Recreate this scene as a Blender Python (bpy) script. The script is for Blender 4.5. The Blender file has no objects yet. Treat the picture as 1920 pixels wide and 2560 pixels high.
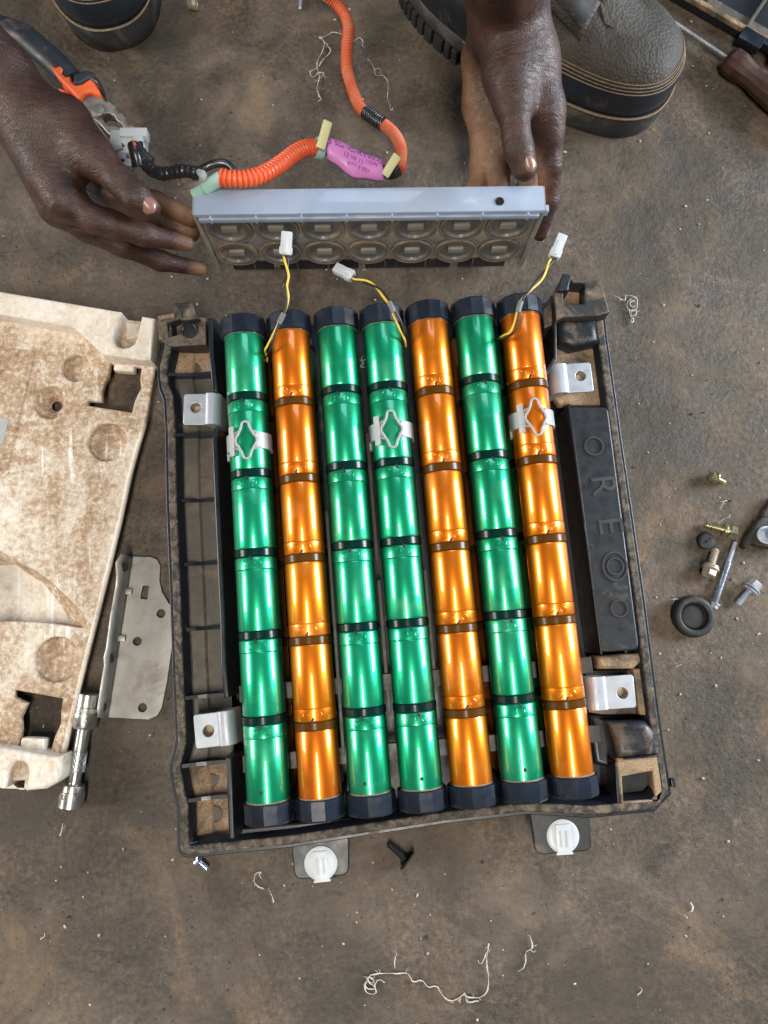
import bpy, bmesh, math, random
import numpy as np
from mathutils import Vector, Matrix

# ------------------------------------------------------------------ camera, world, lamps, exposure
scene = bpy.context.scene
S = 0.001                                   # everything below is written in millimetres
CAM = np.array([-21.85, -54.33, 568.65])    # phone held about 57 cm above the floor
ROT = np.array([[0.99669814, -0.08056188, 0.01012885],
                [-0.07810441, -0.98535338, -0.15158636],
                [0.02219258, 0.15029474, -0.98839212]])
FOC = 1750.0
cd = bpy.data.cameras.new('camera')
cam = bpy.data.objects.new('camera', cd)
scene.collection.objects.link(cam)
cd.sensor_fit = 'HORIZONTAL'
cd.sensor_width = 36.0
cd.lens = FOC / 1920 * 36
cd.clip_start = 0.01
cd.clip_end = 50
m = Matrix.Identity(4)
for i in range(3):
    m[i][0], m[i][1], m[i][2], m[i][3] = ROT[0][i], -ROT[1][i], -ROT[2][i], CAM[i] * S
cam.matrix_world = m
scene.camera = cam

world = bpy.data.worlds.new('World')
scene.world = world
world.use_nodes = True
world.node_tree.nodes['Background'].inputs[0].default_value = (0.80, 0.90, 1.0, 1)
world.node_tree.nodes['Background'].inputs[1].default_value = 0.035

def area(name, loc, target, sx, sy, power, color):
    l = bpy.data.lights.new(name, 'AREA')
    l.shape = 'RECTANGLE'
    l.size, l.size_y, l.energy, l.color = sx, sy, power, color
    o = bpy.data.objects.new(name, l)
    scene.collection.objects.link(o)
    o.location = Vector(loc) * S
    o.rotation_euler = (Vector(target) - Vector(loc)).to_track_quat('-Z', 'Y').to_euler()
    return o
# roof light above, doorway on the right, window on the left, open front of the shed beyond
area('roof_light', (-60, -1050, 2500), (-40, -200, 0), 0.28, 1.7, 64, (1.0, 0.93, 0.82))
area('doorway_light', (2100, 350, 720), (0, 0, 40), 1.0, 0.7, 104, (0.82, 0.91, 1.0))
area('window_light', (-1900, 250, 850), (0, 0, 40), 0.9, 0.5, 36, (1.0, 0.97, 0.93))
area('shed_front_light', (350, 1700, 2000), (0, 150, 50), 1.2, 0.7, 12, (0.62, 0.79, 1.0))

scene.view_settings.view_transform = 'Standard'
scene.view_settings.look = 'None'
scene.view_settings.exposure = -0.1
scene.view_settings.gamma = 1.0
scene.view_settings.use_curve_mapping = False
scene.render.engine = 'CYCLES'
scene.cycles.max_bounces = 6
scene.cycles.use_denoising = True

# ------------------------------------------------------------------ positions taken from image pixels: a sight line from the camera meets height z
def at(x, y, z=0.0):
    d = ROT.T @ np.array([(x - 960) / FOC, (y - 1280) / FOC, 1.0])
    t = (z - CAM[2]) / d[2]
    q = CAM + t * d
    return Vector((q[0], q[1], q[2]))
def zoom(ox, oy, sc):
    """reader for coordinates taken from an enlarged piece of the image, in pixels"""
    return lambda x, y, z=0.0: at(ox + x / sc, oy + y / sc, z)

# ------------------------------------------------------------------ materials
MATS = {}
def _ramp(nt, fac, stops):
    r = nt.nodes.new('ShaderNodeValToRGB')
    els = r.color_ramp.elements
    while len(els) < len(stops): els.new(0.5)
    for e, (p, c) in zip(els, stops):
        e.position = p
        e.color = (*c, 1) if len(c) == 3 else c
    nt.links.new(fac, r.inputs[0])
    return r.outputs[0]
def _noise(nt, scale, detail=4, rough=0.55, dist=0.0, vec=None):
    n = nt.nodes.new('ShaderNodeTexNoise')
    n.inputs['Scale'].default_value = scale
    n.inputs['Detail'].default_value = detail
    n.inputs['Roughness'].default_value = rough
    n.inputs['Distortion'].default_value = dist
    if vec is None:
        t = nt.nodes.new('ShaderNodeTexCoord')
        vec = t.outputs['Object']
    nt.links.new(vec, n.inputs['Vector'])
    return n.outputs['Fac']
def _mix(nt, fac, a, b):
    x = nt.nodes.new('ShaderNodeMix')
    x.data_type = 'RGBA'
    for k, v in ((0, fac), (6, a), (7, b)):
        if hasattr(v, 'is_linked'): nt.links.new(v, x.inputs[k])
        elif k == 0: x.inputs[0].default_value = v
        else: x.inputs[k].default_value = (*v, 1)
    return x.outputs[2]
def _math(nt, op, a, b=0.0, clamp=False):
    x = nt.nodes.new('ShaderNodeMath')
    x.operation = op
    x.use_clamp = clamp
    for k, v in ((0, a), (1, b)):
        if hasattr(v, 'is_linked'): nt.links.new(v, x.inputs[k])
        else: x.inputs[k].default_value = v
    return x.outputs[0]
def _bump(nt, bsdf, height, strength, dist):
    b = nt.nodes.new('ShaderNodeBump')
    b.inputs['Strength'].default_value = strength
    b.inputs['Distance'].default_value = dist
    nt.links.new(height, b.inputs['Height'])
    nt.links.new(b.outputs[0], bsdf.inputs['Normal'])
    return b
def new_mat(name):
    mt = bpy.data.materials.new(name)
    mt.use_nodes = True
    MATS[name] = mt
    return mt, mt.node_tree, mt.node_tree.nodes['Principled BSDF']
def plain(name, col, rough=0.5, metal=0.0, coat=0.0, var=0.15, vscale=60, bump=0.0, bscale=600, dirt=None, dirt_amt=0.5, dirt_scale=35,
          trans=0.0, sss=0.0, spec=0.5, dust_up=False):
    mt, nt, b = new_mat(name)
    n = _noise(nt, vscale, 5)
    lo = tuple(c * (1 - var) for c in col)
    hi = tuple(min(1, c * (1 + var)) for c in col)
    c = _ramp(nt, n, [(0.3, lo), (0.7, hi)])
    r = _ramp(nt, _noise(nt, vscale * 2.3, 4), [(0.3, (rough * 0.8,) * 3), (0.7, (min(1, rough * 1.2),) * 3)])
    if dirt is not None:
        f = _ramp(nt, _noise(nt, dirt_scale, 8, 0.68, 0.6), [(0.62 - 0.3 * dirt_amt, (0,) * 3), (0.82 - 0.3 * dirt_amt, (1,) * 3)])
        g = _noise(nt, 900, 3)
        f = _math(nt, 'MULTIPLY', f, _ramp(nt, g, [(0.3, (0.35,) * 3), (0.6, (1,) * 3)]))
        if dust_up:
            ge = nt.nodes.new('ShaderNodeNewGeometry')
            sp = nt.nodes.new('ShaderNodeSeparateXYZ')
            nt.links.new(ge.outputs['Normal'], sp.inputs[0])
            f = _math(nt, 'MULTIPLY', f, _ramp(nt, sp.outputs[2], [(0.2, (0.15,) * 3), (0.9, (1,) * 3)]))
        c = _mix(nt, f, c, dirt)
        r = _mix(nt, f, r, (0.85, 0.85, 0.85))
        if metal > 0:
            nt.links.new(_math(nt, 'MULTIPLY', _math(nt, 'SUBTRACT', 1.0, f), metal), b.inputs['Metallic'])
    elif metal > 0:
        b.inputs['Metallic'].default_value = metal
    nt.links.new(c, b.inputs['Base Color'])
    nt.links.new(r, b.inputs['Roughness'])
    b.inputs['Coat Weight'].default_value = coat
    b.inputs['Coat Roughness'].default_value = 0.08
    b.inputs['Transmission Weight'].default_value = trans
    b.inputs['Specular IOR Level'].default_value = spec
    if sss > 0:
        b.inputs['Subsurface Weight'].default_value = sss
        b.inputs['Subsurface Radius'].default_value = (0.004, 0.003, 0.002)
        b.inputs['Subsurface Scale'].default_value = 1.0
    if bump > 0:
        _bump(nt, b, _noise(nt, bscale, 5, 0.6), bump, 0.0006)
    return mt

def floor_material():
    mt, nt, b = new_mat('oily_concrete')
    big = _noise(nt, 4.2, 6, 0.6, 0.8)
    mid = _noise(nt, 19, 9, 0.66, 0.5)
    fine = _noise(nt, 230, 6, 0.72)
    grain = _noise(nt, 620, 4, 0.6)
    c = _ramp(nt, mid, [(0.30, (0.040, 0.030, 0.022)), (0.44, (0.088, 0.067, 0.049)), (0.56, (0.128, 0.098, 0.071)), (0.74, (0.205, 0.157, 0.111))])
    # oil-dark areas
    oil = _ramp(nt, big, [(0.38, (1,) * 3), (0.54, (0,) * 3)])
    c = _mix(nt, _math(nt, 'MULTIPLY', oil, 0.72), c, (0.043, 0.035, 0.027))
    stain = _ramp(nt, _noise(nt, 30, 5, 0.6, 1.2), [(0.27, (1,) * 3), (0.36, (0,) * 3)])
    c = _mix(nt, _math(nt, 'MULTIPLY', stain, 0.6), c, (0.040, 0.032, 0.025))
    # tan trodden earth
    tan = _ramp(nt, _noise(nt, 7.5, 10, 0.72, 1.0), [(0.53, (0,) * 3), (0.68, (1,) * 3)])
    c = _mix(nt, _math(nt, 'MULTIPLY', tan, 0.55), c, (0.225, 0.145, 0.086))
    # grey laitance scuffs, broken up
    gr = _ramp(nt, _noise(nt, 26, 10, 0.8, 0.2), [(0.58, (0,) * 3), (0.70, (1,) * 3)])
    gm = _ramp(nt, _noise(nt, 5.1, 3), [(0.50, (0,) * 3), (0.62, (1,) * 3)])
    c = _mix(nt, _math(nt, 'MULTIPLY', _math(nt, 'MULTIPLY', gr, gm), 0.75), c, (0.27, 0.245, 0.21))
    # grain: strong where the skin is worn off, weak on the trodden smooth parts
    rough_zone = _ramp(nt, _noise(nt, 11, 5, 0.6), [(0.40, (0.22,) * 3), (0.60, (0.95,) * 3)])
    g = _ramp(nt, fine, [(0.30, (0.42,) * 3), (0.5, (1.0,) * 3), (0.70, (1.7,) * 3)])
    mx = nt.nodes.new('ShaderNodeMix'); mx.data_type = 'RGBA'; mx.blend_type = 'MULTIPLY'
    nt.links.new(rough_zone, mx.inputs[0])
    nt.links.new(c, mx.inputs[6]); nt.links.new(g, mx.inputs[7])
    c = mx.outputs[2]
    # pale grit and dark pits set into the surface
    sp = _ramp(nt, grain, [(0.69, (0,) * 3), (0.74, (1,) * 3)])
    c = _mix(nt, _math(nt, 'MULTIPLY', sp, 0.8), c, (0.50, 0.43, 0.35))
    dk = _ramp(nt, _noise(nt, 300, 2, 0.5), [(0.26, (1,) * 3), (0.31, (0,) * 3)])
    c = _mix(nt, _math(nt, 'MULTIPLY', dk, 0.8), c, (0.02, 0.017, 0.014))
    nt.links.new(c, b.inputs['Base Color'])
    nt.links.new(_ramp(nt, mid, [(0.3, (0.50,) * 3), (0.7, (0.92,) * 3)]), b.inputs['Roughness'])
    h = _math(nt, 'ADD', _math(nt, 'MULTIPLY', mid, 1.8), _math(nt, 'MULTIPLY', _math(nt, 'MULTIPLY', fine, rough_zone), 0.7))
    h = _math(nt, 'ADD', h, _math(nt, 'MULTIPLY', _noise(nt, 80, 6, 0.7), 1.0))
    h = _math(nt, 'SUBTRACT', h, _math(nt, 'MULTIPLY', dk, 0.5))
    _bump(nt, b, h, 0.8, 0.0022)
    return mt
floor_material()

DUST = (0.30, 0.205, 0.125)
plain('black_plastic', (0.013, 0.015, 0.019), 0.38, dirt=DUST, dirt_amt=0.14, dirt_scale=30, dust_up=True, bump=0.12)
plain('cover_plastic', (0.014, 0.017, 0.022), 0.44, dirt=(0.16, 0.13, 0.10), dirt_amt=0.06, dirt_scale=40, bump=0.15)
plain('worn_letter', (0.036, 0.038, 0.042), 0.5, var=0.3)
plain('wrap_dust', (0.25, 0.175, 0.105), 0.65, var=0.4, vscale=200)
plain('black_plastic_clean', (0.011, 0.014, 0.021), 0.34, dirt=(0.16, 0.13, 0.10), dirt_amt=0.05, dirt_scale=40, bump=0.08)
plain('black_plastic_dusty', (0.020, 0.019, 0.018), 0.55, dirt=(0.24, 0.175, 0.115), dirt_amt=0.62, dirt_scale=34, bump=0.3, dust_up=True)
plain('black_plastic_caked', (0.07, 0.055, 0.04), 0.8, dirt=(0.46, 0.31, 0.185), dirt_amt=0.75, dirt_scale=26, bump=0.4)
plain('pocket_grey', (0.085, 0.074, 0.058), 0.55, dirt=(0.22, 0.165, 0.11), dirt_amt=0.40, dirt_scale=40, bump=0.15)
plain('rim_rubber', (0.020, 0.018, 0.016), 0.6, var=0.5, vscale=700, dirt=(0.235, 0.18, 0.122), dirt_amt=0.62, dirt_scale=150, bump=0.6, bscale=900)
plain('cap_plastic', (0.013, 0.018, 0.029), 0.24, var=0.3)
plain('dull_steel', (0.36, 0.35, 0.33), 0.5, metal=0.8, dirt=(0.28, 0.19, 0.11), dirt_amt=0.32, dirt_scale=28, bump=0.12)
plain('zinc_steel', (0.46, 0.49, 0.54), 0.5, metal=0.6, var=0.1, dirt=(0.34, 0.26, 0.18), dirt_amt=0.12, dirt_scale=60, bump=0.1)
plain('blue_zinc', (0.62, 0.72, 0.86), 0.25, metal=0.9, var=0.1)
plain('yellow_zinc', (0.62, 0.56, 0.36), 0.3, metal=0.9, var=0.2, dirt=(0.2, 0.15, 0.09), dirt_amt=0.15)
plain('dusty_steel', (0.50, 0.44, 0.36), 0.5, metal=0.7, dirt=(0.36, 0.25, 0.15), dirt_amt=0.6, dirt_scale=120)
plain('chrome', (0.52, 0.51, 0.49), 0.33, metal=0.95, dirt=(0.25, 0.2, 0.14), dirt_amt=0.12, dirt_scale=90)
plain('white_nylon', (0.52, 0.54, 0.56), 0.38, var=0.04, sss=0.15, dirt=(0.55, 0.47, 0.36), dirt_amt=0.0)
plain('clip_nylon', (0.58, 0.60, 0.61), 0.45, var=0.05, trans=0.45, dirt=(0.50, 0.42, 0.31), dirt_amt=0.12, dirt_scale=120)
plain('yellow_wire', (0.78, 0.52, 0.06), 0.4)
plain('black_wire', (0.02, 0.02, 0.022), 0.4)
plain('grey_sleeve', (0.16, 0.16, 0.17), 0.5)
plain('orange_conduit', (0.78, 0.125, 0.042), 0.42, var=0.08, coat=0.1)
plain('orange_conduit_dusty', (0.56, 0.105, 0.036), 0.55, var=0.12, dirt=(0.42, 0.25, 0.16), dirt_amt=0.36, dirt_scale=60)
plain('black_tape', (0.018, 0.018, 0.021), 0.33, coat=0.3, var=0.3, vscale=300, bump=0.3, bscale=300)
plain('pink_label', (0.80, 0.30, 0.72), 0.4, coat=0.3, var=0.05)
plain('label_ink', (0.30, 0.06, 0.30), 0.6)
plain('cream_tie', (0.74, 0.70, 0.40), 0.45, sss=0.2, var=0.08)
plain('mint_tie', (0.40, 0.62, 0.54), 0.45, var=0.1)
plain('thread', (0.55, 0.52, 0.48), 0.9, var=0.1)
plain('rubber', (0.016, 0.016, 0.016), 0.62, dirt=(0.12, 0.09, 0.065), dirt_amt=0.2, dirt_scale=70, bump=0.2)
plain('boot_rubber', (0.013, 0.017, 0.024), 0.34, dirt=(0.17, 0.135, 0.10), dirt_amt=0.22, dirt_scale=24, bump=0.15)
plain('boot_sole', (0.03, 0.03, 0.032), 0.6, dirt=(0.17, 0.135, 0.10), dirt_amt=0.45, dirt_scale=30, bump=0.2)
plain('boot_stitch', (0.20, 0.14, 0.085), 0.9, var=0.3, vscale=300)
plain('lace', (0.022, 0.021, 0.021), 0.7, dirt=(0.17, 0.14, 0.11), dirt_amt=0.2, dirt_scale=90)
plain('tool_black', (0.020, 0.022, 0.030), 0.5, dirt=(0.2, 0.14, 0.09), dirt_amt=0.18, dirt_scale=60)
plain('tool_orange', (0.78, 0.12, 0.03), 0.5, dirt=(0.30, 0.19, 0.11), dirt_amt=0.2, dirt_scale=70)
plain('tool_steel', (0.30, 0.28, 0.25), 0.5, metal=0.75, dirt=(0.20, 0.15, 0.10), dirt_amt=0.3, dirt_scale=90)
plain('old_red_handle', (0.060, 0.018, 0.014), 0.42, var=0.4, dirt=(0.07, 0.05, 0.035), dirt_amt=0.6, dirt_scale=45)
plain('grey_strip', (0.30, 0.29, 0.27), 0.4, metal=0.6, dirt=(0.2, 0.15, 0.1), dirt_amt=0.3)
plain('holder_plastic', (0.035, 0.031, 0.027), 0.45, dirt=(0.14, 0.11, 0.08), dirt_amt=0.25)
plain('dark_iron', (0.035, 0.030, 0.027), 0.6, metal=0.4, dirt=(0.10, 0.07, 0.05), dirt_amt=0.4, dirt_scale=60, bump=0.5)
plain('nail', (0.25, 0.125, 0.092), 0.3, var=0.1, coat=0.2, sss=0.2)
plain('ink_black', (0.01, 0.01, 0.012), 0.6)
plain('terminal_steel', (0.75, 0.74, 0.70), 0.22, metal=1.0)

def cell_material(name, col, dust):
    mt, nt, b = new_mat(name)
    tc = nt.nodes.new('ShaderNodeTexCoord')
    mp = nt.nodes.new('ShaderNodeMapping')
    mp.inputs['Scale'].default_value = (420, 9, 420)          # fine lengthwise draw marks
    nt.links.new(tc.outputs['Object'], mp.inputs[0])
    n = _noise(nt, 1.0, 3, 0.5, vec=mp.outputs[0])
    c = _ramp(nt, n, [(0.3, tuple(v * 0.90 for v in col)), (0.7, col)])
    gm = nt.nodes.new('ShaderNodeTexCoord')
    oi = nt.nodes.new('ShaderNodeObjectInfo')
    va = nt.nodes.new('ShaderNodeVectorMath'); va.operation = 'ADD'
    nt.links.new(gm.outputs['Object'], va.inputs[0]); nt.links.new(oi.outputs['Location'], va.inputs[1])
    f = _ramp(nt, _noise(nt, 26, 7, 0.66, 0.5, vec=va.outputs[0]), [(0.50, (0,) * 3), (0.90, (0.5,) * 3)])
    grit = _ramp(nt, _noise(nt, 700, 2, 0.5, vec=va.outputs[0]), [(0.74, (0,) * 3), (0.80, (0.35,) * 3)])
    f = _math(nt, 'MAXIMUM', f, grit)
    c = _mix(nt, f, c, dust)
    nt.links.new(c, b.inputs['Base Color'])
    nt.links.new(_math(nt, 'SUBTRACT', 0.72, _math(nt, 'MULTIPLY', f, 0.5)), b.inputs['Metallic'])
    nt.links.new(_math(nt, 'ADD', 0.33, _math(nt, 'MULTIPLY', f, 0.3)), b.inputs['Roughness'])
    b.inputs['Coat Weight'].default_value = 0.9
    b.inputs['Coat Roughness'].default_value = 0.07
    hv = nt.nodes.new('ShaderNodeHueSaturation')
    nt.links.new(_math(nt, 'ADD', 0.93, _math(nt, 'MULTIPLY', oi.outputs['Random'], 0.14)), hv.inputs['Value'])
    nt.links.new(_math(nt, 'ADD', 0.495, _math(nt, 'MULTIPLY', oi.outputs['Random'], 0.008)), hv.inputs['Hue'])
    nt.links.new(c, hv.inputs['Color'])
    nt.links.new(hv.outputs[0], b.inputs['Base Color'])
cell_material('green_foil', (0.009, 0.40, 0.19), (0.16, 0.34, 0.21))
cell_material('orange_foil', (0.88, 0.225, 0.006), (0.58, 0.27, 0.10))
plain('green_band', (0.002, 0.018, 0.016), 0.22, spec=0.25)
plain('brown_band', (0.080, 0.031, 0.004), 0.24, spec=0.22)

def foam_material(name, amount, speck):
    """white moulded plastic under smeared brown dust"""
    mt, nt, b = new_mat(name)
    big = _noise(nt, 7.5, 8, 0.7, 1.1)
    f = _ramp(nt, big, [(0.30, (max(0.0, amount - 0.55),) * 3), (0.68, (min(1.0, amount + 0.48),) * 3)])
    f2 = _ramp(nt, _noise(nt, 230, 6, 0.75), [(0.36, (0.45,) * 3), (0.60, (1.25,) * 3)])
    f3 = _ramp(nt, _noise(nt, 42, 8, 0.75, 0.6), [(0.34, (0.55,) * 3), (0.62, (1.15,) * 3)])
    fd = _math(nt, 'MULTIPLY', _math(nt, 'MULTIPLY', f, f2), f3)
    mp = nt.nodes.new('ShaderNodeMapping'); tc = nt.nodes.new('ShaderNodeTexCoord')
    mp.inputs['Rotation'].default_value = (0, 0, 0.35)
    mp.inputs['Scale'].default_value = (300, 14, 100)
    nt.links.new(tc.outputs['Object'], mp.inputs[0])
    sc = _ramp(nt, _noise(nt, 1.0, 4, 0.6, vec=mp.outputs[0]), [(0.58, (0,) * 3), (0.66, (1,) * 3)])
    msk = _ramp(nt, _noise(nt, 12, 3), [(0.50, (0,) * 3), (0.58, (1,) * 3)])
    fd = _math(nt, 'SUBTRACT', fd, _math(nt, 'MULTIPLY', _math(nt, 'MULTIPLY', sc, msk), 0.35), True)
    c = _ramp(nt, fd, [(0.0, (0.80, 0.78, 0.74)), (0.20, (0.68, 0.60, 0.50)), (0.55, (0.41, 0.285, 0.185)), (1.0, (0.23, 0.14, 0.078))])
    dots = _ramp(nt, _noise(nt, 380, 2, 0.5), [(0.27, (1,) * 3), (0.33, (0,) * 3)])
    c = _mix(nt, _math(nt, 'MULTIPLY', dots, speck), c, (0.16, 0.095, 0.05))
    nt.links.new(c, b.inputs['Base Color'])
    b.inputs['Roughness'].default_value = 0.75
    _bump(nt, b, _math(nt, 'ADD', _noise(nt, 500, 3), fd), 0.3, 0.0005)
foam_material('dirty_white_foam', 0.02, 0.25)
foam_material('foam_dusty', 0.52, 0.6)
foam_material('foam_caked_shaded', 1.0, 0.7)  # caked dust; on the recess slopes its dark brown is painted shade

def holder_material():
    """smoky translucent moulded plastic of the held plate"""
    mt, nt, b = new_mat('smoky_plastic')
    n = _noise(nt, 40, 7, 0.65, 0.4)
    c = _ramp(nt, n, [(0.38, (0.22, 0.225, 0.23)), (0.56, (0.32, 0.29, 0.245)), (0.74, (0.44, 0.33, 0.22))])
    nt.links.new(c, b.inputs['Base Color'])
    b.inputs['Roughness'].default_value = 0.33
    b.inputs['Coat Weight'].default_value = 0.35
    b.inputs['Coat Roughness'].default_value = 0.15
    _bump(nt, b, _noise(nt, 300, 4), 0.1, 0.0004)
    mt, nt, b = new_mat('frosted_skylit_plastic')
    c = _ramp(nt, _noise(nt, 30, 5), [(0.3, (0.29, 0.355, 0.48)), (0.7, (0.37, 0.43, 0.54))])  # bluish plastic, with the sky reflection on the plate's top put into the colour
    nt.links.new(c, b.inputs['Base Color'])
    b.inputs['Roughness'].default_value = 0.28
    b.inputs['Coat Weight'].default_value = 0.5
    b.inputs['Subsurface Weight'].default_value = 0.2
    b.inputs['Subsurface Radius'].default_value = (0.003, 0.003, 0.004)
holder_material()
plain('cup_plastic', (0.13, 0.128, 0.125), 0.42, dirt=(0.40, 0.28, 0.17), dirt_amt=0.36, dirt_scale=60, coat=0.15)
plain('cup_pad', (0.27, 0.25, 0.22), 0.45, dirt=(0.33, 0.25, 0.17), dirt_amt=0.3, dirt_scale=100)

def skin_material():
    mt, nt, b = new_mat('skin')
    at_ = nt.nodes.new('ShaderNodeAttribute'); at_.attribute_name = 'palm'
    n = _noise(nt, 55, 7, 0.62, 0.3)
    back = _ramp(nt, n, [(0.3, (0.020, 0.008, 0.005)), (0.55, (0.046, 0.018, 0.012)), (0.8, (0.098, 0.041, 0.028))])
    palm = _ramp(nt, n, [(0.3, (0.13, 0.064, 0.033)), (0.55, (0.21, 0.11, 0.060)), (0.8, (0.29, 0.16, 0.092))])
    c = _mix(nt, at_.outputs['Fac'], back, palm)
    nt.links.new(c, b.inputs['Base Color'])
    nt.links.new(_ramp(nt, _noise(nt, 240, 4), [(0.3, (0.40,) * 3), (0.7, (0.60,) * 3)]), b.inputs['Roughness'])
    b.inputs['Subsurface Weight'].default_value = 0.08
    b.inputs['Subsurface Radius'].default_value = (0.006, 0.003, 0.0015)
    # skin folds: fine cells plus stretched creases
    v = nt.nodes.new('ShaderNodeTexVoronoi'); v.feature = 'DISTANCE_TO_EDGE'; v.inputs['Scale'].default_value = 520
    tc = nt.nodes.new('ShaderNodeTexCoord')
    nt.links.new(tc.outputs['Object'], v.inputs['Vector'])
    mp = nt.nodes.new('ShaderNodeMapping'); mp.inputs['Rotation'].default_value = (0, 0, 0.9); mp.inputs['Scale'].default_value = (60, 260, 90)
    nt.links.new(tc.outputs['Object'], mp.inputs[0])
    cr = _ramp(nt, _noise(nt, 1.0, 5, 0.6, 0.8, vec=mp.outputs[0]), [(0.40, (0,) * 3), (0.52, (1,) * 3)])
    h = _math(nt, 'ADD', _math(nt, 'MULTIPLY', _ramp(nt, v.outputs['Distance'], [(0.0, (0,) * 3), (0.12, (1,) * 3)]), 0.35), cr)
    h = _math(nt, 'ADD', h, _math(nt, 'MULTIPLY', n, 0.8))
    _bump(nt, b, h, 0.34, 0.0009)
skin_material()

def boot_leather():
    mt, nt, b = new_mat('boot_leather')
    c = _ramp(nt, _noise(nt, 38, 8, 0.66, 0.3), [(0.3, (0.020, 0.017, 0.014)), (0.55, (0.042, 0.034, 0.027)), (0.75, (0.090, 0.072, 0.053))])
    nt.links.new(c, b.inputs['Base Color'])
    b.inputs['Roughness'].default_value = 0.7
    v = nt.nodes.new('ShaderNodeTexVoronoi'); v.inputs['Scale'].default_value = 420
    tc = nt.nodes.new('ShaderNodeTexCoord'); nt.links.new(tc.outputs['Object'], v.inputs['Vector'])
    _bump(nt, b, _math(nt, 'ADD', v.outputs['Distance'], _noise(nt, 60, 4)), 0.5, 0.0012)
boot_leather()

# ------------------------------------------------------------------ mesh helpers (millimetres in, metres out)
COL = scene.collection
ORG = {}
def thing(name, label, cat, loc=(0, 0, 0), group=None, kind=None):
    o = bpy.data.objects.new(name, None)
    COL.objects.link(o)
    o.empty_display_size = 0.01
    o.location = Vector(loc) * S
    tag(o, label, cat, group, kind)
    ORG[o.name] = Vector(loc)
    return o
def tag(o, label=None, cat=None, group=None, kind=None):
    if label: o['label'] = label
    if cat: o['category'] = cat
    if group: o['group'] = group
    if kind: o['kind'] = kind
    return o
def root_of(o):
    while o.parent: o = o.parent
    return o
def mk(name, verts, faces, mat, parent=None, smooth=None, local=False):
    """one mesh object; world mm coordinates unless local; smooth = sharp angle in degrees or None"""
    org = Vector((0, 0, 0))
    if parent is not None and not local: org = ORG.get(root_of(parent).name, org)
    vs = [tuple((Vector(v) - org) * S) for v in verts]
    me = bpy.data.meshes.new(name)
    me.from_pydata(vs, [], faces)
    return fin(name, me, mat, parent, smooth)
def fin(name, me, mat, parent=None, smooth=None):
    me.validate()
    if mat: me.materials.append(MATS[mat])
    if smooth is not None:
        me.polygons.foreach_set('use_smooth', [True] * len(me.polygons))
        if smooth < 180: me.set_sharp_from_angle(angle=math.radians(smooth))
    o = bpy.data.objects.new(name, me)
    COL.objects.link(o)
    if parent is not None: o.parent = parent
    return o
class G:
    """collects several shapes of ONE part"""
    def __init__(s): s.v, s.f = [], []
    def add(s, vf):
        n = len(s.v)
        s.v += [Vector(p) for p in vf[0]]
        s.f += [tuple(i + n for i in f) for f in vf[1]]
        return s
    def mk(s, name, mat, parent=None, smooth=None, local=False): return mk(name, s.v, s.f, mat, parent, smooth, local)

def frames(pts):
    pts = [Vector(p) for p in pts]
    n = len(pts)
    tg = [(pts[min(i + 1, n - 1)] - pts[max(i - 1, 0)]).normalized() for i in range(n)]
    up = Vector((0, 0, 1))
    if abs(tg[0].dot(up)) > 0.95: up = Vector((1, 0, 0))
    nr = (up - tg[0] * up.dot(tg[0])).normalized()
    out = []
    for t in tg:
        nr = (nr - t * nr.dot(t))
        nr = nr.normalized() if nr.length > 1e-6 else t.orthogonal().normalized()
        out.append((t, nr, t.cross(nr)))
    return pts, out
def smooth_path(pts, step):
    """Catmull-Rom through the points, resampled evenly"""
    p = [np.array(q, float) for q in pts]
    p = [2 * p[0] - p[1]] + p + [2 * p[-1] - p[-2]]
    out = []
    for i in range(1, len(p) - 2):
        for t in np.linspace(0, 1, 24, endpoint=False):
            a, b, c, d = p[i - 1:i + 3]
            out.append(0.5 * (2 * b + (c - a) * t + (2 * a - 5 * b + 4 * c - d) * t * t + (3 * b - a - 3 * c + d) * t ** 3))
    out.append(p[-2])
    out = np.array(out)
    L = np.r_[0, np.cumsum(np.linalg.norm(np.diff(out, axis=0), axis=1))]
    k = max(2, int(round(L[-1] / step)) + 1)
    s = np.linspace(0, L[-1], k)
    return [Vector((np.interp(v, L, out[:, 0]), np.interp(v, L, out[:, 1]), np.interp(v, L, out[:, 2]))) for v in s]
def tube(pts, r, n=8, cap=True, flat=1.0):
    pts, fr = frames(pts)
    vs, fs = [], []
    for i, (p, (t, a, b)) in enumerate(zip(pts, fr)):
        rr = r[i] if hasattr(r, '__len__') else r
        for k in range(n):
            w = 2 * math.pi * k / n
            vs.append(p + a * (math.cos(w) * rr * flat) + b * (math.sin(w) * rr))
    for i in range(len(pts) - 1):
        for k in range(n):
            j = (k + 1) % n
            fs.append((i * n + k, i * n + j, (i + 1) * n + j, (i + 1) * n + k))
    if cap:
        fs.append(tuple(range(n))[::-1])
        fs.append(tuple((len(pts) - 1) * n + k for k in range(n)))
    return vs, fs
def lathe(a, b, prof, n=24, spin=0.0):
    """profile of (distance from a towards b, radius)"""
    a, b = Vector(a), Vector(b)
    t = (b - a).normalized()
    u = Vector((0, 0, 1)) if abs(t.z) < 0.9 else Vector((0, 1, 0))
    u = (u - t * u.dot(t)).normalized()
    w = t.cross(u)
    vs, fs = [], []
    for d, r in prof:
        for k in range(n):
            q = 2 * math.pi * k / n + spin
            vs.append(a + t * d + (u * math.cos(q) + w * math.sin(q)) * max(r, 1e-3))
    m_ = len(prof)
    for i in range(m_ - 1):
        for k in range(n):
            j = (k + 1) % n
            fs.append((i * n + k, (i + 1) * n + k, (i + 1) * n + j, i * n + j))
    fs.append(tuple(range(n)))
    fs.append(tuple((m_ - 1) * n + k for k in range(n))[::-1])
    return vs, fs
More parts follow.
